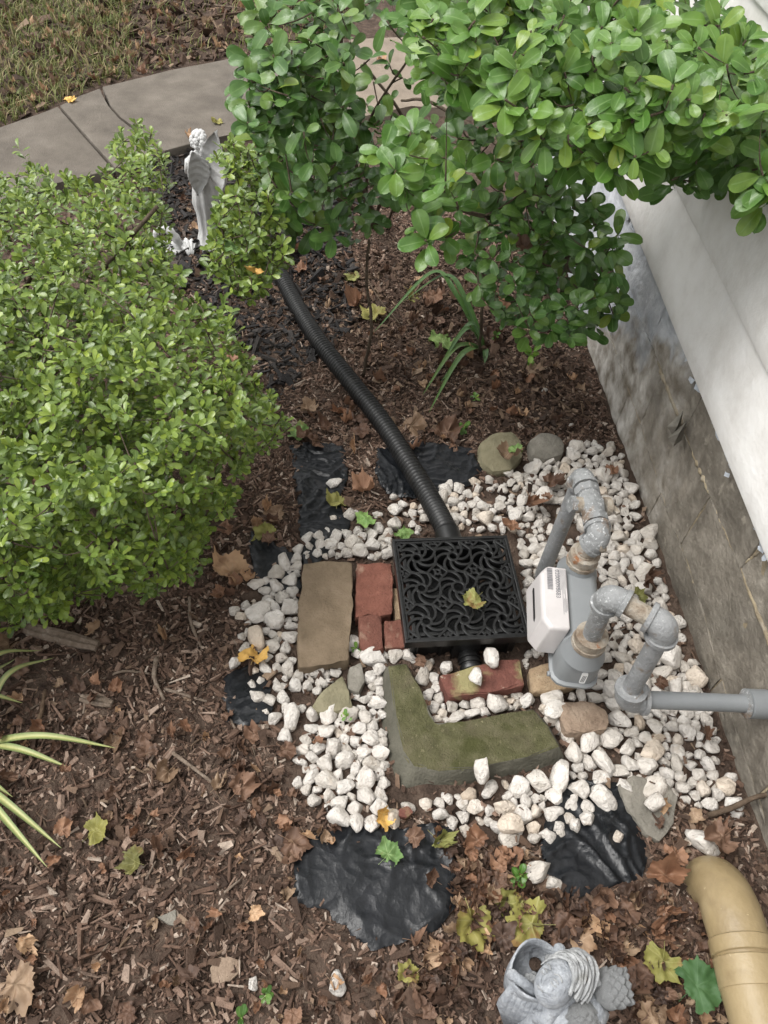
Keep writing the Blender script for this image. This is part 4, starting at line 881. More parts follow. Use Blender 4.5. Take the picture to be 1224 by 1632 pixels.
def branches(root, tips, starts, rad0, r_, m='bark', name='branches', ends=.0022, every=1):
    mb = MB(); O = Vector(root.location)
    for k, p in enumerate(tips[::every]):
        p = Vector(p); s, b0_ = min(starts, key=lambda q: (Vector(q[0]) - p).length); s = Vector(s)
        if (s - p).length > .34: continue
        starts.append((p, b0_ * .5)) if len(starts) < 900 else None; mid = s.lerp(p, .5) + Vector((r_.gauss(0, .015), r_.gauss(0, .015), -.02 + r_.gauss(0, .01)))
        pts = [s * (1 - t) ** 2 + mid * 2 * t * (1 - t) + p * t * t - O for t in np.linspace(0, 1, 6)]; mb.tube(pts, [lerp(b0_, ends, t) for t in np.linspace(0, 1, 6)], 5)
    if mb.v: mb.build(name, MT[m], root)['kind'] = 'stuff'
def trunk(root, P_, r0, r1, m='bark'):
    O = Vector(root.location); c = catmull([Vector(p) for p in P_], 8); mb = MB(); n = len(c)
    mb.tube([q - O + Vector((.006 * nz2(i * .3, 1, 1), .006 * nz2(i * .3, 7, 1), 0)) for i, q in enumerate(c)], [lerp(r0, r1, i / (n - 1)) * (1 + .15 * nz2(i * .7, 4, 1)) for i in range(n)], 9); mb.build('trunk', MT[m], root); return [(c[i], lerp(r0, r1, i / (n - 1)) * .5) for i in range(n // 4, n, 2)]

# clipped small-leaved shrub on the left
HP = [(-420, 250), (-60, 262), (0, 278), (60, 268), (140, 284), (172, 262), (182, 206), (212, 192), (248, 210), (268, 250), (258, 300), (272, 372), (262, 420), (300, 470), (372, 520), (400, 590), (420, 620), (450, 648), (455, 690), (420, 712), (388, 735), (372, 800), (330, 836), (318, 880), (290, 925), (238, 950), (180, 930), (140, 950), (110, 985), (40, 1010), (0, 1000), (-420, 1000)]
def hdepth(x, y, d):
    b = np.interp(y, [180, 300, 450, 600, 800, 950, 1010], [2.15, 1.9, 1.66, 1.52, 1.42, 1.42, 1.5]); b += .42 * math.exp(-d / 38) * (1 if x > -100 else 0)
    if x > 330: b += .0022 * (x - 330)
    return b
def far_ground(x, y): return float(F * 0 + 0)
hr = at(60, 640); hedge = thing('clipped_shrub', (hr[0] - .1, hr[1] - .2, float(g(hr[1]))), 'large bright green small-leaved shrub filling the left side', 'shrub')
r_ = random.Random(11); items = []; tips = []
for layer, (n, md) in enumerate(((880, 15.5), (640, 19), (420, 24))):
    for x, y in sample_poly(HP, n, r_, md):
        _, d = edge_near(np.array([float(x)]), np.array([float(y)]), HP); d = float(d[0])
        p = Vector(atd(x, y, hdepth(x, y, d) + layer * .08 + r_.gauss(0, .022) + .11 * nz2(x, y, .015, 2) + .07 * nz2(x, y, .04, 5)))
        if p.z < float(g(p.y)) + .03: continue
        ax = Vector((r_.gauss(.10, .28), r_.gauss(-.25, .28), 1)); ax = ax.normalized()
        for M_ in rosette(p, ax, r_.choice((6, 7, 8)), .0285, .80, r_): items.append(('hedge', LV['hedge'][r_.randrange(4)], M_))
        if layer < 2:
            for M_ in rosette(p - ax * .015, ax, 5, .029, .45, r_): items.append(('hedge', LV['hedge'][r_.randrange(4)], M_))
        for M_ in rosette(p - ax * .034, ax, 4, .028, .25, r_): items.append(('hedge', LV['hedge'][r_.randrange(4)], M_))
        tips.append(p)
for k in range(46):                            # stray shoots standing out of the mass
    x, y = r_.choice(sample_poly(HP, 60, r_, 20)); p0 = Vector(atd(x, y, hdepth(x, y, 200) + .02)); ax = Vector((r_.gauss(.15, .35), r_.gauss(-.2, .35), 1)).normalized(); ln = r_.uniform(.05, .12)
    for q in range(int(ln / .014)):
        for M_ in rosette(p0 + ax * (.014 * q), ax + Vector((r_.gauss(0, .1), r_.gauss(0, .1), 0)), 3, .026, .6, r_): items.append(('hedge', LV['hedge'][r_.randrange(4)], M_))
tk = []
for k in range(5):
    a = Vector(hedge.location) + Vector((r_.gauss(0, .05), r_.gauss(0, .08), -.02)); b = Vector(atd(*[(60, 420), (200, 520), (260, 640), (120, 760), (250, 330)][k], 1.85)); tk += trunk(hedge, [a, a.lerp(b, .4) + Vector((0, 0, .06)), b], .013, .005)
branches(hedge, tips, tk, .004, r_, every=3); plant_out(hedge, items, 296, 12)
HEDGE_DONE = 1
# small shrub beside the angel
SP = [(345, 250), (366, 224), (405, 236), (440, 268), (452, 300), (430, 330), (455, 372), (452, 420), (418, 462), (400, 480), (360, 452), (330, 440), (338, 385), (346, 330), (372, 300)]
sr = at(400, 470); sh = thing('small_shrub', (sr[0] - .02, sr[1] + .15, float(g(sr[1]))), 'small light green shrub in front of the white angel', 'shrub')
items = []; tips = []
for layer, (n, md) in enumerate(((80, 13), (60, 15), (40, 18))):
    for x, y in sample_poly(SP, n, r_, md):
        p = Vector(atd(x, y, 2.05 + layer * .07 + r_.gauss(0, .03) + (y < 300) * .06))
        for M_ in rosette(p, (r_.gauss(.1, .3), r_.gauss(-.3, .3), 1), r_.choice((6, 7, 8)), .034, .6, r_): items.append(('hedge', LV['hedge'][r_.randrange(4)], M_))
        tips.append(p)
tk = trunk(sh, [Vector(sh.location), Vector(sh.location) + Vector((.0, .03, .15)), Vector(atd(400, 300, 2.2))], .008, .003) + trunk(sh, [Vector(sh.location), Vector(atd(400, 400, 2.2))], .006, .003)
branches(sh, tips, tk, .003, r_); plant_out(sh, items, 250, 10)

# broad-leaved evergreen shrubs
def big_shrub(root_px, label, masses, trunks, nparts):
    rp = at(*root_px); root = thing('evergreen_shrub', (rp[0], rp[1], float(g(rp[1]))), label, 'shrub'); items = []; tips = []; st = []
    O = Vector(root.location)
    for tr in trunks:
        pts = [O + Vector((r_.gauss(0, .03), r_.gauss(0, .03), -.03))] + [Vector(atd(*q)) for q in tr[0]]; st += trunk(root, pts, tr[1], tr[2])
    for (poly, n, md, d0, d1, L, k, m, up, pair) in masses:
        for x, y in sample_poly(poly, n, r_, md):
            f_ = r_.random() ** 1.3; p = Vector(atd(x, y, lerp(d0, d1, f_)))
            if (np.array(p) - _a) @ NR < .03: p = p + NRv * (.05 - (np.array(p) - _a) @ NR)
            if p.z < float(g(p.y)) + .03: p.z = float(g(p.y)) + .03 + .03 * r_.random()
            ax = Vector((r_.gauss(up[0], .32), r_.gauss(up[1], .32), up[2]))
            for M_ in rosette(p, ax, r_.choice(k), L * r_.uniform(.85, 1.12), r_.uniform(.1, .5), r_): items.append((m, LV[m][r_.randrange(6)], M_))
            if pair:                              # opposite pairs down the shoot
                a_ = ax.normalized()
                for q in range(1, pair + 1):
                    for M_ in rosette(p - a_ * (L * .55 * q), ax, 2, L * .95, .15, r_, .4): items.append((m, LV[m][r_.randrange(6)], M_))
            tips.append(p)
    branches(root, tips, st, .004, r_); plant_out(root, items, nparts, 20)
    return root
big_shrub((600, 350), 'dark green broad-leaved shrub rising in front of the concrete walk',
    [([(392, -60), (560, -60), (560, 40), (562, 90), (545, 150), (560, 200), (540, 240), (545, 300), (470, 320), (440, 250), (395, 210), (385, 130), (400, 60)], 66, 26, 1.72, 2.1, .062, (4, 5), 'old', (0, -.5, 1), 1),
     ([(385, 100), (540, 60), (560, 160), (470, 220), (395, 200)], 30, 28, 1.66, 1.8, .060, (5, 6), 'old', (0, -.5, 1), 1),
     ([(430, 230), (560, 200), (600, 330), (570, 385), (470, 375), (430, 330)], 44, 24, 2.0, 2.3, .064, (4, 5), 'old', (0, -.5, 1), 1),
     ([(555, 150), (640, 190), (700, 190), (740, 260), (700, 310), (640, 310), (570, 290)], 32, 22, 1.9, 2.25, .056, (3, 4, 5), 'old', (0, -.4, 1), 1),
     ([(560, -60), (680, -60), (670, 60), (600, 40), (560, 20)], 16, 24, 1.95, 2.2, .056, (3, 4), 'old', (0, -.4, 1), 1),
     ([(570, 60), (640, 90), (660, 150), (600, 170), (565, 130)], 5, 26, 1.95, 2.2, .05, (2, 3), 'old', (0, -.4, 1), 0)],
    [([(560, 250, 2.35), (545, 120, 2.1), (540, -60, 1.95)], .012, .007), ([(520, 300, 2.4), (470, 160, 2.0)], .010, .005), ([(640, 260, 2.5), (720, 200, 2.4)], .009, .005), ([(585, 260, 2.4), (590, 190, 2.2), (660, 80, 2.0)], .006, .003), ([(650, 220, 2.5), (580, 100, 2.3)], .007, .004)], 296)
big_shrub((860, 380), 'tall broad-leaved green shrub hugging the house wall with large leaves',
    [([(655, -60), (1130, -60), (1160, 40), (1290, 90), (1290, 300), (1224, 320), (1160, 260), (1075, 240), (1010, 270), (940, 270), (870, 200), (800, 170), (750, 130), (700, 140), (660, 110)], 230, 24, 1.42, 1.95, .057, (5, 6, 7), 'young', (-.15, -.6, 1), 1),
     ([(665, 30), (800, 10), (1000, 40), (1200, 100), (1240, 230), (1090, 230), (960, 265), (850, 215), (790, 140), (690, 125)], 110, 29, 1.30, 1.5, .055, (6, 7), 'young', (-.15, -.6, 1), 1),
     ([(600, 250), (660, 200), (745, 260), (740, 330), (700, 400), (650, 370), (640, 300)], 26, 29, 1.55, 1.75, .057, (5, 6, 7), 'young', (-.1, -.6, 1), 1),
     ([(700, 140), (860, 180), (940, 260), (930, 300), (800, 320), (740, 260)], 55, 28, 1.8, 2.2, .06, (4, 5), 'old', (-.1, -.5, 1), 1),
     ([(1040, 235), (1175, 225), (1180, 265), (1100, 290), (1060, 320)], 9, 26, 1.5, 1.65, .066, (5, 6), 'old', (-.2, -.6, 1), 0),
     ([(1205, 250), (1250, 240), (1250, 310), (1215, 310)], 5, 20, 1.35, 1.45, .06, (5, 6), 'young', (-.2, -.6, 1), 0),
     ([(760, 340), (830, 300), (940, 320), (985, 370), (988, 505), (930, 538), (850, 528), (775, 490), (750, 450)], 135, 19, 2.0, 2.35, .056, (4, 5, 6), 'old', (-.2, -.6, 1), 1)],
    [([(862, 330, 2.4), (800, 150, 2.0), (760, 20, 1.8)], .016, .008), ([(880, 320, 2.35), (960, 180, 1.8), (1100, 120, 1.6)], .016, .006), ([(820, 360, 2.3), (720, 330, 1.9), (690, 300, 1.75)], .008, .004), ([(900, 420, 2.35), (900, 400, 2.2)], .010, .006), ([(870, 300, 2.4), (700, 170, 2.5), (640, 160, 2.6)], .009, .004)], 298)

# thin bare stems hanging down through the bed
for k, (P_, lb) in enumerate(((((588, 382, 2.25), (584, 450, 2.35), (592, 520, 2.4), (578, 602, None)), 'thin bare brown stem rising from the mulch right of the hose'), (((775, 330, 2.3), (770, 430, 2.4), (768, 500, 2.42), (764, 566, None)), 'thin bare stem beside the strappy lily clump'))):
    pts = [Vector(atd(x, y, d)) if d else Vector(at(x, y)) for x, y, d in P_]; c = catmull(pts[::-1], 8); mb = MB(); mb.tube([q + Vector((.004 * nz2(i, k, .5), 0, 0)) for i, q in enumerate(c)], [lerp(.0055, .004, i / len(c)) for i in range(len(c))], 7)
    tag(mb.build('bare_stem', MT['bark'], None, origin=pts[-1]), lb, 'stem')

# ------------------------------------------------------------------ strappy plants and seedlings
def blade(P_, wd, m, parent, O, name='blade', n=14, fold=.3):
    c = catmull([Vector(p) for p in P_], n); V = []; ve = []; Q = []; L = len(c)
    for i, p in enumerate(c):
        t = (c[min(i + 1, L - 1)] - c[max(i - 1, 0)]).normalized(); s = t.cross(Vector((0, 0, 1))); s = s.normalized() if s.length > .05 else Vector((1, 0, 0)); f_ = i / (L - 1); w_ = wd * (min(1, f_ * 6 + .5) * (1 - f_ ** 3) + .03); nn = s.cross(t)
        for j in (-1, -.5, 0, .5, 1): V.append(tuple(p + s * w_ * j + nn * fold * w_ * abs(j) - O)); ve.append(abs(j))
    for i in range(L - 1):
        for j in range(4): Q.append((i * 5 + j, i * 5 + j + 1, (i + 1) * 5 + j + 1, (i + 1) * 5 + j))
    me = fast_mesh(name, np.array(V), np.array(Q), MT[m]); attr_vein(me, ve); return link(bpy.data.objects.new(name, me), parent)
b0_ = at(772, 556); lily = thing('lily_clump', b0_, 'clump of arching strappy green leaves near the hose', 'plant'); O = Vector(lily.location)
for tip, mid, h in (((595, 540), (680, 488), .16), ((640, 492), (700, 492), .16), ((672, 640), (715, 580), .07), ((682, 668), (722, 600), .08), ((700, 620), (735, 575), .05), ((716, 560), (740, 548), .1), ((690, 610), (730, 560), .10), ((770, 590), (772, 570), .02)):
    blade([O, O.lerp(Vector(at(*mid, None)), .55) + Vector((0, 0, h * .8)), Vector(at(*mid)) + Vector((0, -.02, h)), Vector(at(*tip)) + Vector((0, 0, .03))], .0115, 'lily', lily, O)
def yucca(root, tips, label):
    rb = at(*root); y_ = thing('variegated_plant', rb, label, 'plant'); O = Vector(y_.location)
    for (tx, ty), h in tips: blade([O, O.lerp(Vector(at(tx, ty)), .5) + Vector((0, 0, h)), Vector(at(tx, ty, float(g(at(tx, ty)[1])) + h * .6))], .0078, 'yucca', y_, O, fold=.5)
    for k in range(4):
        a = 1.9 + k * .9; blade([O, O + Vector((.15 * math.cos(a), .12 * math.sin(a), .12)), O + Vector((.3 * math.cos(a), .25 * math.sin(a), .08))], .013, 'yucca', y_, O, fold=.5)
yucca((-28, 1185), [((86, 1048), .10), ((66, 1036), .15), ((24, 1050), .08), ((184, 1192), .05), ((112, 1224), .03), ((36, 1120), .12)], 'green and yellow striped strappy plant at the left edge, upper clump')
yucca((-50, 1235), [((98, 1352), .05), ((75, 1382), .04), ((20, 1270), .06)], 'yellow striped strappy leaves at the left edge, lower clump')
def seedling(px, L, n, m, label, h=.05, elev=.5):
    p = at(*px); s = thing('seedling', p, label, 'seedling'); mb = MB(); mb.tube([(0, 0, -.01), (0, 0, h)], .0012, 5); mb.build('stem', MT['weed'], s)
    for q in range(2):
        for M_ in rosette((0, 0, h * (1 - .35 * q)), (r_.gauss(0, .2), -.4, 1), n, L, elev - .2 * q, r_):
            o = bpy.data.objects.new('leaf', LV[m][r_.randrange(6)]); link(o, s); o.matrix_basis = M_
seedling((844, 580), .038, 6, 'weed', 'yellow green seedling in front of the dark bush by the wall')
seedling((788, 545), .02, 4, 'young', 'tiny green seedling right of the lily clump', .03)
seedling((825, 1402), .03, 5, 'young', 'green weed growing through dead leaves beside the shiny sheet', .03)
seedling((738, 690), .025, 5, 'young', 'small green weed among dead leaves behind the basin', .03)
seedling((757, 640), .022, 4, 'young', 'tiny weed in the mulch below the lily clump', .02)
seedling((425, 1590), .018, 4, 'old', 'small green weed in the mulch at the bottom edge', .03)
seedling((388, 1628), .022, 3, 'old', 'green weed cut by the bottom edge of the view', .05)
seedling((567, 1040), .016, 4, 'young', 'tiny weed between the brown block and the red bricks', .02)
seedling((551, 1150), .014, 4, 'young', 'tiny green sprout among white stones below the triangular stone', .03)

# ------------------------------------------------------------------ fallen maple leaves
def maple(m, seed, curl, name='maple_leaf'):
    r_ = random.Random(seed); NA, NR_ = 60, 7; lob = [(pi / 2, 1.0, .36), (pi / 2 + .92, .92, .34), (pi / 2 - .92, .92, .34), (pi / 2 + 1.85, .66, .34), (pi / 2 - 1.85, .66, .34)]
    def rad_(a):
        r = .62 if math.sin(a) > -.62 else .34
        for c, l, w_ in lob:
            d = abs((a - c + pi) % (2 * pi) - pi); r = max(r, l * max(0, 1 - (d / (w_ * 2.2)) ** 1.1))
            for sg in (-1, 1):
                d2 = abs((a - c - sg * .27 + pi) % (2 * pi) - pi); r = max(r, l * .80 * max(0, 1 - d2 / .42))
        return r * (1 + .06 * math.sin(a * 23 + seed))
    V = [(0, 0, 0)]; ve = [0]; Q = []
    lob = [(c + r_.gauss(0, .06), l * r_.uniform(.72, 1.05), w_) for c, l, w_ in lob]; fo = r_.choice((0, 0, .5, .9, 1.25)) if curl > .5 else 0; fa = r_.uniform(0, pi)
    k1, k2, k3 = r_.uniform(0, 6), r_.uniform(0, 6), r_.uniform(-1, 1)
    for i in range(1, NR_ + 1):
        for k in range(NA):
            a = 2 * pi * k / NA; rr = rad_(a) * i / NR_; x, y = rr * math.cos(a), rr * math.sin(a)
            dv_ = min(abs((a - c + pi) % (2 * pi) - pi) for c, _, _ in lob)
            z = .07 * math.cos(5 * a + k1) * rr + .26 * mnoise.noise(Vector((x * 2.6 + seed, y * 2.6, k3))) + .07 * mnoise.noise(Vector((x * 7 + seed, y * 7, k3))) - .06 * min(dv_, .4) * rr
            cu = curl * (.6 + .6 * mnoise.noise(Vector((math.cos(a) * 1.5, math.sin(a) * 1.5, seed)))); th = cu * rr * 1.5
            if cu > .05:
                q = math.sin(th) / (th + 1e-6); z += rr * (1 - math.cos(th)) / (th + 1e-6) * 1.4; x *= q; y *= q
            x2 = x * (1 - .25 * curl * math.sin(k2) ** 2)
            if fo:
                q_ = x2 * math.cos(fa) + y * math.sin(fa); t_ = -x2 * math.sin(fa) + y * math.cos(fa); z += abs(q_) * math.sin(fo) - .1; q_ *= math.cos(fo); x2 = q_ * math.cos(fa) - t_ * math.sin(fa); y = q_ * math.sin(fa) + t_ * math.cos(fa)
            V.append((x2, y, z)); ve.append(min(1, dv_ * rr * 5))
    for k in range(NA): Q.append((0, 1 + k, 1 + (k + 1) % NA, 0))
    F3 = [(0, 1 + k, 1 + (k + 1) % NA) for k in range(NA)]
    F4 = [(1 + i * NA + k, 1 + (i + 1) * NA + k, 1 + (i + 1) * NA + (k + 1) % NA, 1 + i * NA + (k + 1) % NA) for i in range(NR_ - 1) for k in range(NA)]
    n = len(V); a = r_.uniform(-.5, .5)          # leaf stalk
    st = [(0, -.02, .0), (.06 * a, -.3, .03), (.2 * a, -.62, .02)]
    for x, y, z in st: V += [(x - .012, y, z), (x + .012, y, z), (x, y, z + .02)]; ve += [0, 0, 0]
    for i in range(2):
        for j in range(3): F4.append((n + i * 3 + j, n + i * 3 + (j + 1) % 3, n + (i + 1) * 3 + (j + 1) % 3, n + (i + 1) * 3 + j))
    me = new_mesh(name, np.array(V) * .05, F3 + F4, MT[m]); attr_vein(me, ve); return me
ML = {m: [maple(m, 10 * i + k, c) for k, c in enumerate((.3, .8, .9, 1.3, 1.4, 1.7, 1.8, 2.1, 2.2, 2.4) if m in ('lbrown', 'ltan', 'lwet') else (.15, .5, .9))] for i, m in enumerate(('lbrown', 'ltan', 'lyellow', 'lolive', 'lgreen', 'ldark', 'lwet'))}
def put_leaf(px, py, size, m, label, group=None, k=None, dz=.012, depth=None, tilt=.3, rot=None, parent=None):
    p = Vector(atd(px, py, depth)) if depth else Vector(at(px, py, None, dz)); _, _, d = proj(np.array(p)); L = size * d[0] / F / 1.5 / .05
    me = ML[m][r_.randrange(len(ML[m])) if k is None else k]; o = bpy.data.objects.new('maple_leaf', me); link(o); o.location = p
    o.rotation_euler = (r_.gauss(0, tilt), r_.gauss(0, tilt), r_.uniform(0, 6.28) if rot is None else rot); o.scale = (L, L, L); return tag(o, label, 'leaf', group)
for a in ((403, 1050, 58, 'lyellow', 'orange yellow maple leaf on the white stones at the left rim', 1, .035), (618, 1362, 50, 'lgreen', 'light green fallen leaf lying on the front black plastic sheet', 1, .02), (613, 1298, 44, 'lyellow', 'curled mustard leaf above the front black plastic sheet', 2, .025),
          (466, 1342, 62, 'lbrown', 'big flat brown leaf at the left corner of the front sheet', 0, .02), (488, 1332, 40, 'ltan', 'pale tan leaf beside the big brown leaf at the sheet corner', 2, .02), (752, 1468, 84, 'lolive', 'large yellow green leaf with brown edges right of the front sheet', 1, .03), (848, 1472, 90, 'lolive', 'wide olive leaf with a brown spot above the grey statue', 0, .03), (812, 1440, 54, 'lolive', 'smaller olive leaf left of the weed beside the shiny sheet', 1, .02),
          (1110, 1572, 92, 'ldark', 'dark green maple leaf with brown spots left of the tan pipe', 0, .04), (1056, 1530, 72, 'lolive', 'pale olive star shaped leaf right of the grey statue', 1, .035), (1060, 1395, 84, 'lbrown', 'large brown leaf at the right rim of the shiny sheet', 1, .04), (1076, 1362, 60, 'lbrown', 'reddish brown leaf left of the tan pipe end', 2, .05), (1150, 1335, 80, 'lbrown', 'big crumpled brown leaf between the tan pipe and the wall', 2, .05),
          (757, 955, 46, 'lolive', 'curled yellow brown leaf resting on the basin grate', 1, .125), (1032, 922, 56, 'lbrown', 'brown curled leaf against the foundation above the pipe elbow', 3, .05), (1018, 948, 34, 'lolive', 'small olive leaf below the brown leaf at the foundation', 1, .04), (655, 678, 58, 'ltan', 'large veined tan leaf right of the hose', 0, .02), (712, 690, 62, 'lbrown', 'brown leaf among the pile behind the basin, beside a weed', 2, .02), (815, 722, 66, 'ltan', 'crumpled tan leaf lying on the olive rock', 3, .07), (822, 716, 30, 'lgreen', 'small green leaf on the olive rock', 0, .09),
          (878, 768, 50, 'lbrown', 'brown leaf on white stones left of the gas riser, upper one', 2, .05), (848, 800, 56, 'lbrown', 'veined brown leaf on white stones left of the gas riser', 1, .05), (818, 838, 40, 'lbrown', 'brown leaf on the stones just above the basin corner', 2, .045), (535, 800, 46, 'lolive', 'olive and brown leaf on the black sheet left of the hose', 1, .02), (585, 828, 40, 'lgreen', 'green leaf among stones beside the hose', 1, .03), (640, 850, 34, 'lgreen', 'green leaf tucked behind the basin', 1, .03),
          (425, 852, 46, 'lolive', 'greenish leaf on the dark strip below the hedge', 1, .02), (368, 912, 80, 'ltan', 'wide tan leaf below the hedge left of the dark strip', 1, .02), (262, 1008, 44, 'ltan', 'tan leaf in bare mulch below the hedge', 2, .015), (150, 1004, 44, 'ltan', 'tan leaf right of the grey wood piece', 2, .015), (14, 1027, 48, 'ltan', 'light tan leaf at the left edge above the striped plant', 1, .015), (184, 1096, 34, 'lbrown', 'dark red brown leaf right of the short wood piece', 2, .015), (150, 1088, 30, 'lbrown', 'brown leaf above the short wood piece', 1, .015),
          (268, 1230, 56, 'ltan', 'tan leaf in the middle of the mulch near a pale twig', 1, .015), (150, 1326, 52, 'lolive', 'greenish tan leaf in the cluster by the striped plant', 1, .02), (100, 1322, 44, 'lbrown', 'brown leaf in the cluster by the striped plant', 2, .02), (214, 1372, 54, 'lolive', 'yellow and brown leaf in the middle of the lower mulch', 1, .02), (250, 1352, 56, 'lbrown', 'folded brown leaf beside the yellow and brown leaf', 3, .02), (292, 1362, 44, 'lbrown', 'brown leaf right of the folded brown leaf', 1, .02),
          (24, 1568, 88, 'ltan', 'big pale brown leaf in the bottom left corner', 0, .02), (122, 1590, 60, 'ltan', 'long pale leaf near the bottom left corner', 4, .02), (384, 1255, 62, 'lbrown', 'brown leaf left of the lower white stones', 2, .02), (362, 1140, 32, 'lbrown', 'brown leaf under the small black plastic patch', 2, .015), (405, 1172, 46, 'lbrown', 'dark brown leaf between the small patch and stones', 2, .015), (455, 1195, 44, 'lbrown', 'red brown leaf at the left edge of the lower white stones', 2, .02),
          (568, 482, 56, 'lbrown', 'curled brown leaf above the hose end of the lily', 3, .02), (596, 502, 50, 'lolive', 'pale green leaf behind the thin bare stem', 1, .03), (690, 472, 50, 'lbrown', 'brown leaf behind the lily clump, left of a tan one', 2, .02), (728, 472, 44, 'ltan', 'tan leaf behind the lily clump', 2, .02), (703, 548, 54, 'lgreen', 'green fallen leaf between the lily blades', 1, .015), (655, 468, 40, 'lolive', 'grey green leaf behind the lily arch', 1, .02), (846, 592, 48, 'ltan', 'tan leaf in front of the yellow green seedling', 0, .015), (605, 605, 34, 'lbrown', 'small brown leaf right of the hose middle', 1, .015), (583, 572, 30, 'lbrown', 'brown leaf at the foot of the bare stem', 2, .015),
          (480, 690, 40, 'lgreen', 'light green leaf left of the hose above the sheet', 1, .015), (580, 780, 54, 'lbrown', 'dull brown leaf heap on the sheet left of the hose', 3, .02), (565, 715, 40, 'ltan', 'tan leaf touching the hose above the sheet', 2, .02), (870, 790, 26, 'lbrown', 'small brown leaf among stones by the riser', 2, .05), (975, 748, 34, 'lbrown', 'brown leaf behind the pipe elbow', 2, .03), (1130, 1172, 36, 'lbrown', 'rusty brown leaf under the wall pipe', 3, .04), (1052, 1086, 30, 'lbrown', 'small rusty leaf between the drop pipe and the wall', 2, .04), (505, 1180, 26, 'lbrown', 'small brown leaf among white stones left of the mossy slab', 2, .035),
          (680, 1120, 22, 'lbrown', 'tiny red leaf in the inner corner of the mossy slab', 2, .035), (668, 1052, 30, 'lbrown', 'red brown leaf under the front left basin corner', 2, .03), (560, 440, 30, 'lolive', 'small pale leaf in the dark mulch', 1, .015), (480, 430, 34, 'lbrown', 'brown leaf right of the upper end of the hose', 2, .02), (462, 398, 50, 'lbrown', 'orange brown leaf under the dark shrub beside the hose end', 1, .02), (700, 1340, 60, 'lolive', 'dull olive leaf between the front sheet and the stones', 2, .02), (760, 1340, 56, 'lbrown', 'brown leaf in front of the mossy slab', 2, .025), (690, 1400, 40, 'lbrown', 'brown leaf on the right rim of the front sheet', 1, .025), (660, 1335, 46, 'lbrown', 'red brown leaf on the upper edge of the front sheet', 2, .025), (650, 1555, 44, 'lolive', 'olive green leaf in the mulch near the bottom', 1, .02),
          (660, 1500, 46, 'lbrown', 'brown leaf at the lower edge of the front sheet', 1, .02)):
    put_leaf(a[0], a[1], a[2], a[3], a[4], None, a[5], a[6])
put_leaf(402, 430, 38, 'lyellow', 'pale yellow leaf caught on the small shrub by the hose end', None, 1, depth=2.0); put_leaf(372, 398, 38, 'lgreen', 'pale green leaf caught on the small shrub below the angel', None, 1, depth=2.02)
put_leaf(822, 146, 26, 'ltan', 'dry tan leaf caught in the tall shrub by the wall', None, 3, depth=1.5); put_leaf(370, 570, 28, 'lbrown', 'brown leaf caught in the right side of the large shrub', None, 2, depth=1.56); put_leaf(60, 775, 30, 'lbrown', 'brown leaf caught low in the large shrub', None, 2, depth=1.44)
put_leaf(835, 395, 40, 'lbrown', 'brown leaf caught in the dark bush by the wall', None, 3, depth=2.05)
BLOCK = [([(0, 620), (340, 560), (480, 700), (380, 780), (300, 900), (100, 960), (0, 960)])]
GEN = [([(0, 1040), (420, 1180), (470, 1320), (470, 1460), (600, 1540), (800, 1632), (0, 1632)], 50, 'brown maple leaf on the bark mulch lower left', 'brown leaves on the lower left mulch', 46),
       ([(720, 1380), (860, 1420), (1020, 1420), (1130, 1440), (1180, 1632), (1010, 1632), (960, 1500), (800, 1500), (700, 1632), (560, 1560), (720, 1490)], 66, 'crumpled brown leaf in the deep litter around the grey statue', 'brown leaves around the grey statue', 56),
       ([(470, 420), (760, 420), (930, 600), (930, 700), (700, 700), (620, 640), (560, 560)], 20, 'crumpled brown leaf on the mulch between hose and wall', 'brown leaves between the hose and the wall', 36),
       ([(0, 0), (390, 0), (380, 80), (160, 125), (0, 190)], 28, 'fallen brown leaf on the rough grass beyond the walk', 'brown leaves on the grass beyond the walk', 30),
       ([(480, 640), (560, 640), (620, 700), (760, 690), (760, 720), (480, 710)], 14, 'brown leaf at the back edge of the black sheet by the hose', 'brown leaves at the back of the sheet', 44),
       ([(330, 860), (430, 760), (470, 800), (400, 960), (320, 960)], 12, 'brown leaf under the edge of the large shrub', 'brown leaves under the shrub edge', 44),
       ([(1030, 1270), (1150, 1300), (1190, 1420), (1120, 1360), (1040, 1360)], 11, 'dark brown leaf beside the flat grey slab', 'brown leaves beside the grey slab', 46),
       ([(260, 250), (330, 230), (330, 380), (270, 420)], 8, 'orange brown leaf on black mulch by the white angel', 'brown leaves near the angel', 24),
       ([(690, 1330), (840, 1360), (850, 1420), (730, 1440)], 14, 'matted brown leaf between the two front plastic sheets', 'brown leaves between the front sheets', 50)]
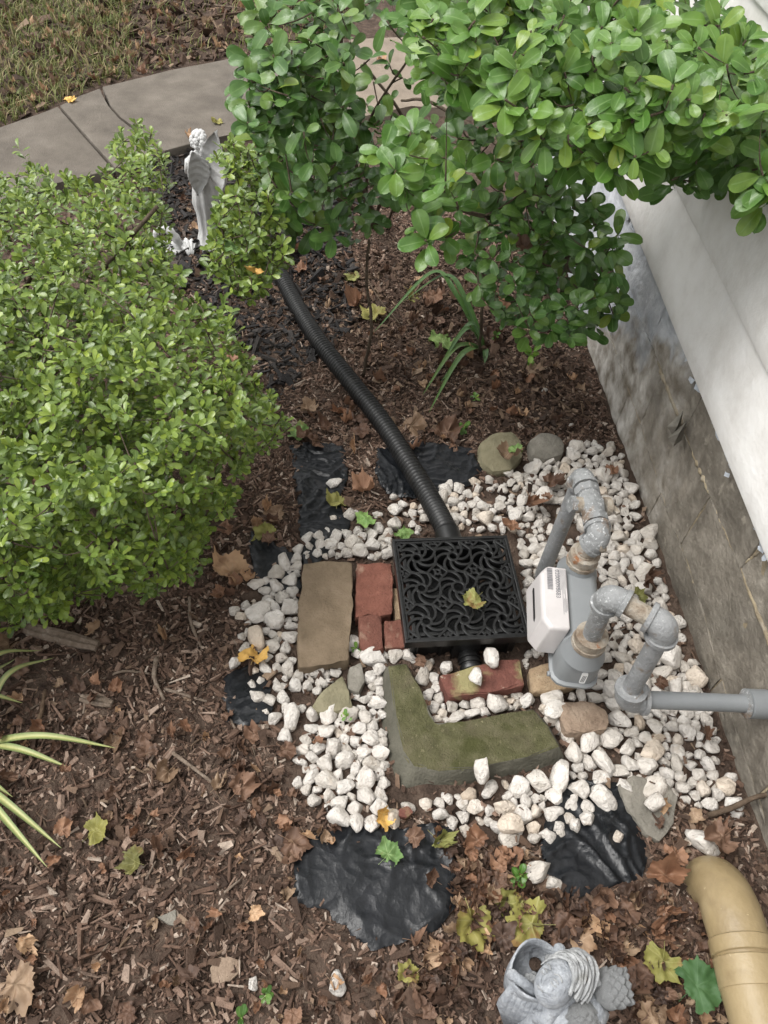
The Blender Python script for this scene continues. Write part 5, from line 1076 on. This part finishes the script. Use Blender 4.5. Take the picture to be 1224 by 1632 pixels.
LML = [((60, 1130), 'beside the striped plant at left'), ((100, 1260), 'between the two striped clumps'), ((230, 1130), 'near the short grey wood chunk'), ((350, 1120), 'left of the small plastic patch'), ((400, 1290), 'left of the front plastic sheet corner'), ((280, 1300), 'in the middle of the lower left mulch'), ((120, 1440), 'on bare mulch at the lower left'), ((60, 1580), 'in the bottom left corner'), ((300, 1500), 'near the grey shard and flat stone'), ((480, 1560), 'below the front plastic sheet'), ((430, 1440), 'on the left side of the front sheet'),
       ((610, 1560), 'below the front sheet beside the lone white stone'), ((760, 1410), 'right of the front plastic sheet'), ((880, 1450), 'below the shiny sheet above the statue'), ((1000, 1450), 'below the right corner of the shiny sheet'), ((1090, 1450), 'close to the bend of the tan pipe'), ((1100, 1560), 'left of the tan pipe near the bottom'), ((1030, 1590), 'right of the grey statue'), ((780, 1560), 'left of the grey statue'), ((700, 1480), 'near the large yellow green leaf'), ((1050, 1310), 'beside the flat grey slab'), ((1140, 1360), 'between the tan pipe and the wall'),
       ((520, 460), 'right of the upper hose end'), ((600, 540), 'between the hose and the bare stem'), ((700, 460), 'behind the lily clump'), ((720, 600), 'in front of the lily clump'), ((850, 600), 'near the yellow green seedling'), ((660, 680), 'right of the hose above the sheet'), ((780, 680), 'near the olive rock'), ((890, 660), 'by the wall behind the white stones'), ((500, 690), 'left of the hose above the sheet'), ((420, 800), 'under the right edge of the large shrub'), ((350, 920), 'below the large shrub'), ((290, 280), 'near the white angel'), ((300, 350), 'at the feet of the angel'),
       ((60, 60), 'on the grass at the top left corner'), ((200, 60), 'on the litter beyond the walk, near the long stick'), ((330, 50), 'on the litter near the top sticks'), ((60, 160), 'on the grass along the far edge of the walk'), ((250, 100), 'along the far edge of the walk by the crack')]
for poly, n, lb, gp, sz in GEN:
    for x, y in sample_poly(poly, n, r_, 14):
        m_ = r_.choice(('lbrown', 'lwet', 'lbrown', 'ltan', 'lwet') if sz < 50 else ('lwet', 'lwet', 'lbrown', 'lwet', 'ltan') if sz < 60 else ('lbrown', 'ltan')); k_ = r_.randrange(10); w_ = ('flat ', 'wavy ', 'curled ', 'tightly curled ', 'crumpled ')[k_ // 2] + {'lbrown': 'brown', 'lwet': 'dark brown', 'ltan': 'pale tan'}[m_] + ' leaf '
        put_leaf(x, y, sz * r_.uniform(.5, 1.0), m_, w_ + nearest_name(x, y, LML), 'fallen brown leaves', k_, r_.uniform(.008, .03), tilt=.35)
bulk = {}
for poly, n, sz in ((GEN[1][0], 170, 46), (GEN[0][0], 90, 30), (GEN[3][0], 120, 24), (GEN[2][0], 60, 30), (GEN[8][0], 24, 44), ([(380, 1180), (480, 1250), (560, 1330), (470, 1360), (380, 1330)], 26, 40)):
    for x, y in sample_poly(poly, n, r_, 7):
        m_ = r_.choice(('lwet', 'lwet', 'lbrown', 'ltan') if sz != 24 else ('lbrown', 'ltan')); p = Vector(at(x, y, None, r_.uniform(.002, .018))); L = sz * r_.uniform(.5, 1.0) * proj(np.array(p))[2][0] / F / 1.5 / .05
        bulk.setdefault(m_, []).append((ML[m_][r_.randrange(1, 10)], Matrix.LocRotScale(p, Matrix.Rotation(r_.uniform(0, 6.28), 3, 'Z').to_quaternion() @ Matrix.Rotation(r_.gauss(0, .5), 3, 'X').to_quaternion(), Vector((L, L, L)))))
def merged_tri(name, items, mats):
    bm_ = []; Vs = []; Qs = []; vv = []; n = 0; cache = {}
    for me, Mx in items:
        if me.name not in cache:
            a = np.zeros(len(me.vertices) * 3, np.float32); me.vertices.foreach_get('co', a); me.calc_loop_triangles(); q = np.zeros(len(me.loop_triangles) * 3, np.int32); me.loop_triangles.foreach_get('vertices', q)
            b = np.zeros(len(me.vertices), np.float32); me.attributes['vein'].data.foreach_get('value', b); cache[me.name] = (a.reshape(-1, 3), q.reshape(-1, 3), b)
        a, q, b = cache[me.name]; Mx = np.array(Mx); Vs.append(a @ Mx[:3, :3].T + Mx[:3, 3]); Qs.append(q + n); vv.append(b); n += len(a)
    me = fast_mesh(name, np.concatenate(Vs), np.concatenate(Qs), mats); attr_vein(me, np.concatenate(vv)); return me
for m_, it in bulk.items():
    tag(link(bpy.data.objects.new('leaf_litter', merged_tri('leaf_litter', it, MT[m_]))), {'lwet': 'dark wet', 'lbrown': 'brown', 'ltan': 'pale tan'}[m_] + ' leaf litter lying deep among the bark mulch', None, None, 'stuff')
for (x, y, m, lb) in ((85, 75, 'lbrown', 'reddish leaf on the grass beyond the walk, leftmost'), (225, 115, 'lbrown', 'dark red leaf at the far edge of the walk'), (345, 192, 'lolive', 'pale green leaf on the walk behind the angel wing'), (110, 160, 'lyellow', 'yellow leaf where the grass meets the walk'), (300, 215, 'ltan', 'tan leaf on the walk beside the angel'), (610, 95, 'ltan', 'pale tan leaf on the beige slab')):
    put_leaf(x, y, 22, m, lb, None, 1, .055)

# ------------------------------------------------------------------ twigs and wood
def stick(P_, r0, label, m='twig', name='twig', group=None, n=7, sq=None):
    c = catmull([Vector(at(x, y, None, r0 / 700 + h)) for x, y, h in P_], 6); rr = r0 / 690; mb = MB(); L = len(c); k = random.random() * 50
    mb.tube(c, [rr * (1 - .35 * i / L) * (1 + .25 * nz2(i * .8, k, 1)) for i in range(L)], n); o = mb.build(name, MT[m], None, origin=c[0]); return tag(o, label, 'twig' if name == 'twig' else 'wood', group)
def plank(P0, P1, wd, th, label):
    a = Vector(at(*P0, None, .012)); b = Vector(at(*P1, None, .012)); d = (b - a); L = d.length; d.normalize(); s = d.cross(Vector((0, 0, 1))).normalized(); rows = []
    for i in range(13):
        t = i / 12; w_ = wd / 1380 * (.7 + .3 * math.sin(pi * t) + .1 * nz2(t * 6, wd, 1)); h = th * (1 + .3 * nz2(t * 7, 3, 1)); c = a + d * L * t
        rows.append([c + s * w_ * x + Vector((0, 0, h * z)) for x, z in ((-1, -.4), (-.9, .5), (-.4, .9 + .2 * nz2(t * 9, 1, 1)), (.1, .7), (.5, 1 + .2 * nz2(t * 9, 5, 1)), (1, .4), (.9, -.5))])
    mb = MB(); mb.loft(rows); o = mb.build('wood_piece', MT['wood'], None, False, origin=a); tag(o, label, 'wood')
plank((42, 1002), (156, 1030), 26, .012, 'long grey weathered wood piece below the hedge'); plank((129, 1112), (179, 1122), 17, .008, 'short grey weathered wood chunk in the mulch')
stick([(270, 1196, .0), (300, 1218, .01), (345, 1252, 0)], 3.2, 'pale straight twig in the middle of the mulch', 'wood'); stick([(250, 1048, 0), (246, 1080, .01), (262, 1116, 0)], 4, 'curved grey twig right of the wood pieces', 'wood'); stick([(302, 952, 0), (304, 990, .01), (322, 1035, 0)], 3, 'thin curved twig left of the white stones', 'wood')
stick([(20, 1190, 0), (60, 1150, .01), (72, 1100, 0)], 4, 'dark twig beside the striped plant'); stick([(160, 1085, 0), (195, 1070, .01), (240, 1074, 0)], 2.5, 'thin twig running to the curved grey twig', 'wood'); stick([(262, 1098, 0), (330, 1118, .005)], 3, 'straight twig above the bare mulch', 'wood')
stick([(860, 610, 0), (905, 650, .01), (945, 668, 0)], 3, 'twig in the mulch near the wall'); stick([(640, 520, 0), (600, 470, .05), (575, 420, .03)], 2.5, 'thin twig leaning in dark mulch')
stick([(230, 62, 0), (300, 34, .02), (380, 20, .02), (470, 12, 0)], 5, 'long branch lying in the litter beyond the walk', 'twig'); stick([(300, 5, 0), (360, 10, .02), (410, 18, 0)], 4, 'pale stick at the top edge of the view', 'wood'); stick([(310, 38, 0), (365, 46, .01)], 4, 'short stick below the long branch', 'twig'); stick([(80, 42, 0), (160, 25, .01), (200, 10, 0)], 3, 'thin stick lying in the grass at the top left', 'twig')
stick([(1128, 1300, .0), (1165, 1288, .03), (1200, 1272, .05), (1224, 1266, .06)], 5, 'dark root stub in the wall joint above the tan pipe')
tw = sample_poly([(0, 1040), (400, 1000), (460, 1300), (560, 1632), (0, 1632)], 60, r_, 30)
for x, y in tw:
    a = r_.uniform(0, 6.28); l = r_.uniform(12, 38); stick([(x, y, 0), (x + .5 * l * math.cos(a) + r_.gauss(0, 3), y + .5 * l * math.sin(a), .006), (x + l * math.cos(a), y + l * math.sin(a), 0)], r_.uniform(1, 2.2), 'thin broken twig ' + nearest_name(x, y, LML), r_.choice(('twig', 'twig', 'wood')), group='thin twigs on the mulch', n=5)

# ------------------------------------------------------------------ scattered mulch, litter and grass
REGI = REG
def mask_ground(pu, pv, sheets=True, stones=True):
    ok = np.ones(pu.shape, bool)
    if sheets:
        for s in SH:
            i_ = inside(pu, pv, s); _, dd_e = edge_near(pu, pv, s); ok &= ~(i_ & (dd_e > rng.exponential(5.0, pu.shape)))
    if stones: ok &= ~inside(pu, pv, REG)
    ok &= ~inside(pu, pv, WALK)
    return ok
def scatter(n, xr, yr, mask, dens=None):
    x = rng.uniform(*xr, n); y = rng.uniform(*yr, n); z = g(y); P_ = np.stack([x, y, z], -1)
    wo = (P_ - _a) @ NR > -.01; P_ = P_[wo]; u, v, d = proj(P_); m = mask(u, v, P_, d)
    return P_[m]
def chips(name, P_, L, asp, thin, m, label, tilt=.3, lift=.006, bend=.15):
    n = len(P_); L = L(n); w_ = L * rng.uniform(asp[0], asp[1], n); t = np.clip(w_ * rng.uniform(thin[0], thin[1], n), .0006, .009)
    base = np.array([[-1, -1, -1], [1, -.6, -1], [1, .6, -1], [-1, 1, -1], [-1, -.8, 1], [1, -.5, 1], [1, .5, 1], [-1, .8, 1]], float) * .5
    V = base[None] * np.stack([L, w_, t], -1)[:, None]; V += rng.normal(0, .13, V.shape) * np.stack([L, w_, t], -1)[:, None] * .6
    a = rng.uniform(0, 2 * pi, n); p = rng.normal(0, tilt, n); r0 = rng.normal(0, tilt * 1.3, n)
    ca, sa = np.cos(a)[:, None], np.sin(a)[:, None]; cp_, sp = np.cos(p)[:, None], np.sin(p)[:, None]; cr, sr_ = np.cos(r0)[:, None], np.sin(r0)[:, None]
    x, y, z = V[..., 0], V[..., 1], V[..., 2]; y, z = y * cr - z * sr_, y * sr_ + z * cr; x, z = x * cp_ - z * sp, x * sp + z * cp_; x, y = x * ca - y * sa, x * sa + y * ca
    V = np.stack([x, y, z], -1) + P_[:, None]; V[..., 2] += (rng.uniform(-.2, 1, n) * lift + np.abs(sp[:, 0]) * L * .3)[:, None]
    q = np.array([[3, 2, 1, 0], [4, 5, 6, 7], [0, 1, 5, 4], [1, 2, 6, 5], [2, 3, 7, 6], [3, 0, 4, 7]]); Q = (q[None] + 8 * np.arange(n)[:, None, None]).reshape(-1, 4)
    o = link(bpy.data.objects.new(name, fast_mesh(name, V.reshape(-1, 3), Q, MT[m], False))); return tag(o, label, None, None, 'stuff')
lg = lambda mu, sg, lo, hi: (lambda n: np.clip(rng.lognormal(math.log(mu), sg, n), lo, hi))
BLK = [(250, 200), (480, 200), (560, 330), (560, 420), (570, 520), (500, 580), (440, 640), (395, 560), (250, 420)]
def m_brown(u, v, P_, d):
    k = mask_ground(u, v); black = inside(u, v, BLK); k &= ~(black & (rng.random(u.shape) < .5)); k &= (P_[:, 1] < 3.2); k &= (u > -250) & (u < 1500) & (v < 1950)
    k &= ~((v < 950) & (u < 250) & (rng.random(u.shape) < .8)); return k
P1 = scatter(200000, (-1.8, 1.0), (-.25, 3.2), m_brown)
chips('bark_mulch', P1, lg(.0085, .5, .003, .03), (.22, .7), (.2, .55), 'chip', 'brown shredded bark mulch covering the bed')
P1 = scatter(15000, (-1.4, .95), (-.25, 2.8), m_brown)
chips('bark_mulch', P1, lg(.023, .42, .010, .065), (.08, .2), (.3, .8), 'chip', 'long shreds of brown bark mulch on the bed', .22, .008)
P1 = scatter(21000, (-1.6, .6), (1.2, 3.5), lambda u, v, P_, d: mask_ground(u, v) & inside(u, v, [(p[0] + 0, p[1]) for p in BLK]) | (mask_ground(u, v) & (v < 330) & (u > 230) & (u < 760) & (rng.random(u.shape) < .5)))
chips('black_mulch', P1, lg(.026, .45, .008, .07), (.2, .5), (.2, .5), 'chipblack', 'black dyed bark mulch around the angel and the hose', .35, .012)
def m_crumb(u, v, P_, d):
    k = mask_ground(u, v, True, False); hot = inside(u, v, GEN[1][0]) | inside(u, v, GEN[2][0]) | inside(u, v, GEN[8][0]) | inside(u, v, GEN[6][0]); k &= hot | (rng.random(u.shape) < .14); k &= (u > -200) & (u < 1400) & (v < 1900); return k
P1 = scatter(60000, (-1.6, 1.0), (-.25, 3.0), m_crumb)
chips('leaf_litter', P1, lg(.013, .5, .004, .04), (.25, .8), (.05, .14), 'crumb', 'crumbled dry leaf litter over the mulch', .5, .016)
P1 = scatter(2600, (-.8, .9), (.5, 1.6), lambda u, v, P_, d: inside(u, v, REG) & ~inside(u, v, OBST[2][0]))
chips('stone_bed_debris', P1, lg(.012, .4, .005, .03), (.3, .8), (.1, .3), 'chip', 'bits of bark and dirt between the white stones', .4, .012)
def m_lawn(u, v, P_, d): return ~inside(u, v, WALK) & (v < 215) & (u < 560) & (P_[:, 1] > 2.9)
P1 = scatter(90000, (-5.0, .4), (2.9, 7.5), lambda u, v, P_, d: m_lawn(u, v, P_, d) & (rng.random(u.shape) < np.where((u > 210), .14, .8)))
n = len(P1); a = rng.uniform(0, 6.28, n); Lb = rng.uniform(.04, .10, n); ln = rng.uniform(.2, 1.1, n); dx, dy = np.cos(a), np.sin(a); wv = rng.uniform(.002, .0042, n)
V = np.zeros((n, 5, 3)); px_, py_ = -dy, dx
for k, (t, w_) in enumerate(((0, -1), (0, 1), (.55, .8), (.55, -.8), (1, 0))):
    V[:, k, 0] = P1[:, 0] + dx * Lb * t * t * ln + px_ * wv * w_; V[:, k, 1] = P1[:, 1] + dy * Lb * t * t * ln + py_ * wv * w_; V[:, k, 2] = P1[:, 2] + Lb * t * (1 - .4 * ln * t) - .004
Q4 = (np.array([[0, 1, 2, 3], [3, 2, 4, 4]])[None] + 5 * np.arange(n)[:, None, None]).reshape(-1, 4)
Q3 = (np.array([[0, 1, 2], [0, 2, 3], [3, 2, 4]])[None] + 5 * np.arange(n)[:, None, None]).reshape(-1, 3)
tag(link(bpy.data.objects.new('grass', fast_mesh('grass', V.reshape(-1, 3), Q3, MT['grass']))), 'sparse yellow green grass beyond the concrete walk', None, None, 'stuff')
P1 = scatter(30000, (-5.5, .8), (2.9, 8), lambda u, v, P_, d: m_lawn(u, v, P_, d) & ((u > 150) | (rng.random(u.shape) < .45)))
chips('lawn_litter', P1, lg(.03, .45, .01, .08), (.35, .9), (.04, .1), 'crumb', 'dry leaf litter on the grass beyond the walk', .5, .02)

# ------------------------------------------------------------------ white angel statue
ab = at(336, 392); angel = thing('angel_statue', (ab[0], ab[1], float(g(ab[1]))), 'white angel garden statue with raised wings at the end of the walk', 'statue')
def ring(c, rx, ry, n=36, fold=0, nf=9, ph=0): return [Vector(c) + Vector(((rx * (1 + fold * math.cos(nf * a + ph))) * math.cos(a), (ry * (1 + fold * math.cos(nf * a + ph))) * math.sin(a), 0)) for a in np.linspace(0, 2 * pi, n + 1)[:-1]]
mb = MB(); mb.loft([ring((0, 0, -.02), .062, .062), ring((0, 0, .012), .062, .062), ring((0, 0, .022), .05, .05, fold=.06), ring((0, 0, .07), .036, .036, fold=.12), ring((0, 0, .14), .036, .034, fold=.14), ring((-.004, 0, .19), .05, .042, fold=.14, ph=.5), ring((-.004, 0, .23), .048, .042, fold=.1, ph=.8), ring((0, 0, .275), .036, .034, fold=.06), ring((0, 0, .32), .045, .036, fold=.05), ring((0, 0, .362), .05, .033), ring((0, 0, .378), .03, .024), ring((0, 0, .39), .016, .016)])
mb.build('robe', MT['plaster'], angel)
mb = MB(); mb.ball((-.004, -.006, .415), (.027, .03, .034)); mb.ball((-.004, -.036, .412), (.005, .006, .007)); mb.build('head', MT['plaster'], angel)
mb = MB(); q_ = random.Random(4)
for k in range(70):
    a = q_.uniform(0, 6.28); e = q_.uniform(-.3, 1.5)
    if math.sin(a) < -.5 and e < .6: continue
    mb.ball(Vector((-.004, .0, .42)) + Vector((.029 * math.cos(a) * math.cos(e), .03 * math.sin(a) * math.cos(e), .034 * math.sin(e))), q_.uniform(.007, .011), 8, 5)
mb.build('hair', MT['plaster'], angel)
def wing(sgn, nm_tilt, nf, parent, m, S, base, name='wing', yaw=0.0, ridge=6, flip=0):
    """a curved plate with rows of overlapping feathers, tip pointing up"""
    mb = MB(); n = 22; rows = []; Rz = Matrix.Rotation(yaw, 3, 'Z')
    for i in range(n + 1):
        t = i / n; hw = S * (.16 + .30 * math.sin(pi * min(1, t * .9 + .12)) ** .8) * (1 - t ** 5) + .001; row = []
        for j in range(15):
            s = j / 14 * 2 - 1; saw = (t * ridge + .25 * math.cos(s * pi)) % 1; th = S * (.03 + .06 * saw) * (1 - .6 * t)
            row.append(Vector((sgn * (S * (.25 * t + .1)) + s * hw * .9, S * .12 * (s * s) + th, S * 1.5 * t - S * .25 * (1 - t) * s * sgn)))
        back = [Vector((v.x, v.y - S * .09 * (1 - .7 * t), v.z)) for v in row[::-1]]
        rows.append([Rz @ (Vector((v.x, v.y, flip - v.z)) if flip else v) + Vector(base) for v in row + back])
    mb.loft(rows); return mb.build(name, MT[m], parent)
angel.rotation_euler = (0, 0, pi + .35)
wing(1, 0, 0, angel, 'plaster', .098, (.0, .042, .255), yaw=.25, flip=.14); wing(-1, 0, 0, angel, 'plaster', .135, (-.03, .04, .29), yaw=-.75)
mb = MB()
for sg in (-1, 1): mb.tube([(sg * .045, -.005, .35), (sg * .052, -.03, .30), (sg * .02, -.055, .30), (0, -.062, .315)], [.014, .013, .011, .008], 10)
mb.build('arm', MT['plaster'], angel)
# two low white ornaments at its foot, half hidden by the shrub
ob = at(268, 398); orn = thing('white_ornament', ob, 'white arched ornament half hidden behind the large shrub', 'ornament'); mb = MB()
mb.tube([(.05 * math.cos(a), 0, .09 * math.sin(a) + .0) for a in np.linspace(0, pi, 18)], [.016 + .003 * math.sin(k * 2.2) for k in range(18)], 12); mb.build('arch', MT['plaster'], orn)
mb = MB(); mb.loft([ring((0, 0, -.01), .075, .05, 24), ring((0, 0, .012), .07, .046, 24), ring((0, 0, .016), .06, .036, 24)]); mb.build('base', MT['plaster'], orn)
ob = at(302, 402); orn = thing('shell_ornament', ob, 'small ribbed white shell lying in front of the angel', 'ornament', rz=.5); mb = MB()
rows = []
for t in np.linspace(0, 1, 9): rows.append([Vector((.048 * (.25 + .75 * t) * math.sin(s * 1.1), .08 * t - .03 - .02 * abs(s) * t, .012 + .03 * math.sin(pi * t * .8) * (1 - .5 * s * s) + .006 * math.cos(s * 13) * t)) for s in np.linspace(-1, 1, 25)] + [Vector((.048 * (.25 + .75 * t) * math.sin(s * 1.1), .08 * t - .03 - .02 * abs(s) * t, -.006)) for s in np.linspace(1, -1, 25)])
mb.loft(rows); mb.build('shell', MT['plaster'], orn)

# ------------------------------------------------------------------ grey statue at the bottom: a figure bent over a bowl
ST_Z = .27
def sp(px, py, z): return Vector(at(px, py, z))
cs0 = sp(885, 1570, ST_Z); gs = thing('garden_statue', (cs0.x, cs0.y, 0), 'grey stone winged angel statue bowing over a flower bowl', 'statue'); OS = Vector(gs.location); gs.scale = (.9, .9, 1)
def S_(px, py, z): return sp(px, py, z) - OS
mb = MB()                                      # robed body below
cb = S_(895, 1640, .1)
mb.loft([ring((cb.x, cb.y, -.02), .085, .075, fold=.05, nf=11), ring((cb.x, cb.y, .03), .082, .072, fold=.07, nf=11), ring((cb.x, cb.y + .005, .1), .075, .066, fold=.09, nf=11), ring((cb.x, cb.y + .01, .16), .068, .06, fold=.08, nf=11), ring((cb.x + .005, cb.y + .012, .2), .055, .048, fold=.05, nf=11), ring((cb.x + .01, cb.y + .012, .225), .03, .028)])
mb.build('robe', MT['statue'], gs)
mb = MB()                                      # bowl of cloth, hollow
bcn = S_(860, 1544, .235); rows = []
for r0, z in ((.022, .08), (.04, .11), (.05, .16), (.054, .2), (.057, .235), (.053, .237), (.049, .21), (.042, .19), (.028, .182), (.004, .18)):
    rows.append([bcn * Vector((1, 1, 0)) + Vector((r0 * .95 * (1 + .05 * math.cos(3 * a + 1)) * math.cos(a), r0 * .84 * (1 + .05 * math.cos(3 * a + 1)) * math.sin(a), z + .006 * math.cos(3 * a))) for a in np.linspace(0, 2 * pi, 41)[:-1]])
mb.loft(rows); mb.build('bowl', MT['statue'], gs)
for (px, py, qx, qy) in ((810, 1552, 848, 1580), (893, 1506, 908, 1534)):
    p = S_(px, py, .243); q = S_(qx, qy, .232); mb = MB(); mb.ball(p, (.011, .010, .008)); mb.tube([p, p.lerp(q, .5) + Vector((0, 0, .004)), q], [.009, .008, .009], 10); mb.build('bowl_handle', MT['statue'], gs)
for (px, py) in ((882, 1528), (846, 1561), (866, 1568)):   # carved rosettes inside
    p = S_(px, py, .205); mb = MB()
    for k in range(3):
        for q in range(5):
            a = q * 2 * pi / 5 + k * .6; rr = .010 - k * .003; mb.ball(p + Vector((rr * math.cos(a), rr * math.sin(a), .004 * k)), (.0062 - k * .001, .0062 - k * .001, .004), 8, 5)
    mb.ball(p + Vector((0, 0, .01)), .004, 8, 5); mb.build('rosette', MT['statuepale'], gs)
p = S_(852, 1532, .19); mb = MB(); mb.ball(p, (.012, .012, .004)); mb.build('drain_plug', MT['soil'], gs)
hc = S_(886, 1567, .25)                        # bowed head: face turned down towards the bowl
fd = ((S_(852, 1560, .25) - hc).normalized() * .62 + Vector((0, 0, .8))).normalized(); mb = MB(); upv = (S_(925, 1535, .25) - hc); upv = (upv - fd * upv.dot(fd)).normalized(); rt = fd.cross(upv).normalized()
Rm = Matrix((rt, fd, upv)).transposed(); bm_ = bmesh.new(); bmesh.ops.create_uvsphere(bm_, u_segments=72, v_segments=56, radius=1)
for v_ in bm_.verts:
    c = v_.co.copy(); x, y, z = c; dz_ = 0
    k = math.exp(-((x / .14) ** 2)) * math.exp(-(((z + .02) / .3) ** 2)) * (.30 if y > 0 else 0)          # nose
    for sx in (-1, 1):
        k -= .14 * math.exp(-(((x - sx * .38) / .18) ** 2)) * math.exp(-(((z - .14) / .12) ** 2)) * (y > 0); k += .07 * math.exp(-(((x - sx * .38) / .12) ** 2)) * math.exp(-(((z - .12) / .05) ** 2)) * (y > 0)
        k += .08 * math.exp(-(((x - sx * .42) / .22) ** 2)) * math.exp(-(((z + .28) / .2) ** 2)) * (y > 0)
    k += .09 * math.exp(-((x / .24) ** 2)) * math.exp(-(((z + .44) / .06) ** 2)) * (y > 0) + .08 * math.exp(-((x / .2) ** 2)) * math.exp(-(((z + .75) / .14) ** 2)) * (y > 0)
    c += Vector((0, k * 1.35, 0)); v_.co = hc + Rm @ Vector((c.x * .032, c.y * .034, c.z * .041))
me = bpy.data.meshes.new('head'); bm_.to_mesh(me); bm_.free(); me.materials.append(MT['statue'])
for p_ in me.polygons: p_.use_smooth = True
hd = link(bpy.data.objects.new('head', me), gs)
def facept(x, y, z): return hc + Rm @ Vector((x * .032, y * .034, z * .041))
mb = MB()
for sx in (-1, 1):
    for zz, am in ((.03, -.07), (.13, .05)):
        mb.tube([facept(sx * (.20 + .36 * t), math.sqrt(max(.05, 1 - (.2 + .36 * t) ** 2)) - .02, zz + am * math.sin(pi * t)) for t in np.linspace(0, 1, 8)], [.0006, .0011, .0013, .0014, .0014, .0013, .0011, .0006], 6)
    mb.tube([facept(sx * (.14 + .48 * t), math.sqrt(max(.05, 1 - (.14 + .48 * t) ** 2)) + .01, .30 + .10 * math.sin(pi * t)) for t in np.linspace(0, 1, 8)], .0012, 6)
for zz, rr in ((-.40, .0014), (-.47, .0016)): mb.tube([facept(x, 1.0 - .25 * abs(x), zz + .04 * abs(x) * (1 if zz > -.45 else -1) - .02) for x in np.linspace(-.24, .24, 8)], [.0005, rr * .8, rr, rr * .9, rr * .9, rr, rr * .8, .0005], 6)
mb.build('facial_relief', MT['statuepale'], gs)
mb = MB(); q_ = random.Random(8)                # wavy locks swept back over the crown
for m_ in range(8):                            # wavy locks laid in arcs round the face
    for q in range(2):
        R1 = .98 + .040 * m_ + .02 * q; a0, a1 = -1.25 - .04 * m_ + q_.uniform(-.25, .25), 1.2 + .04 * m_ + q_.uniform(-.3, .3); pts = []; n_ = 16
        for t in np.linspace(0, 1, n_):
            a = lerp(a0, a1, t); wv_ = 1 + .035 * math.sin(t * 15 + m_ * 2.1 + q * 1.3)
            pts.append(hc + (rt * math.sin(a) * .033 + upv * .043 * math.cos(a)) * R1 * wv_ + upv * .0022 * m_ + fd * (.012 - .0006 * m_ * m_ - .003 * m_ + .002 * math.sin(t * 19 + m_)))
        mb.tube(pts, [.0008 + .0026 * math.sin(pi * min(1, t * .9 + .1)) ** .5 for t in np.linspace(0, 1, n_)], 7)
mb.ball(hc - fd * .012 + upv * .012, (.031, .026, .040), rot=Rm); mb.build('hair', MT['statuepale'], gs)
mb = MB()                                      # curl row along the parting
for k in range(9): mb.ball(S_(916 + k * 5.5, 1524 + k * 5.2, .262 - k * .003), (.0075, .0065, .006), 8, 6)
mb.build('hair_band', MT['statuepale'], gs)
FE = MB(); 
rows = []
for t in np.linspace(0, 1, 8): rows.append([Vector((.5 * math.sin(pi * (.15 + .85 * (t ** .9))) ** .7 * s if t < 1 else .02 * s, t, .16 * (1 - s * s) * (1 - t * .4) + .12 * t)) for s in (-1, -.6, -.2, .2, .6, 1)] + [Vector((.5 * math.sin(pi * (.15 + .85 * (t ** .9))) ** .7 * s if t < 1 else .02 * s, t, -.05)) for s in (1, 0, -1)])
FE.loft(rows); fme = FE.mesh('feather', MT['statuepale'])
def statue_wing(p0, p1, wd, z0, z1):
    a = S_(*p0, z0); b = S_(*p1, z1); d = (b - a); L = d.length; d.normalize(); s = d.cross(Vector((0, 0, 1))).normalized(); n_ = s.cross(d); mb = MB()
    mb.tube([a + d * L * t - n_ * .012 for t in np.linspace(-.05, .92, 7)], [wd * .55, wd * .75, wd * .85, wd * .85, wd * .78, wd * .62, wd * .3], 14); w_ = mb.build('wing', MT['statuepale'], gs)
    for i in range(6):
        m_ = 5 if i % 2 else 4
        for j in range(m_):
            ang = (j - (m_ - 1) / 2) * .48; t = .02 + i * .155; rr = wd * (.85 if 0 < i < 5 else .68); p = a + d * L * t + s * rr * math.sin(ang) + n_ * (rr * math.cos(ang) - .012)
            y_ = (d * .95 + n_ * math.cos(ang) * .3 + s * math.sin(ang) * .4).normalized(); zz = (n_ * math.cos(ang) + s * math.sin(ang)); zz = (zz - y_ * zz.dot(y_)).normalized(); x_ = y_.cross(zz); l = .024
            o = bpy.data.objects.new('feather', fme); link(o, w_); o.matrix_basis = Matrix(((x_.x * l, y_.x * l, zz.x * l, p.x), (x_.y * l, y_.y * l, zz.y * l, p.y), (x_.z * l, y_.z * l, zz.z * l, p.z), (0, 0, 0, 1)))
statue_wing((955, 1578), (1008, 1572), .030, .22, .235); statue_wing((925, 1590), (938, 1648), .026, .22, .215)
mb = MB(); mb.tube([S_(912, 1580, .225), S_(885, 1606, .21), S_(872, 1630, .19), S_(850, 1622, .18)], [.018, .016, .014, .011], 12)
mb.build('arm', MT['statue'], gs)
mb = MB()                                      # drapery hanging from the bowl
for k in range(9):
    a = S_(lerp(812, 880, k / 8), lerp(1572, 1606, k / 8), .21); b = S_(lerp(806, 880, k / 8), lerp(1625, 1660, k / 8), .05); m_ = a.lerp(b, .5) + Vector((-.008, .0, -.02)); mb.tube([a, m_, b], [.007, .013, .012], 8)
mb.build('drapery', MT['statue'], gs)
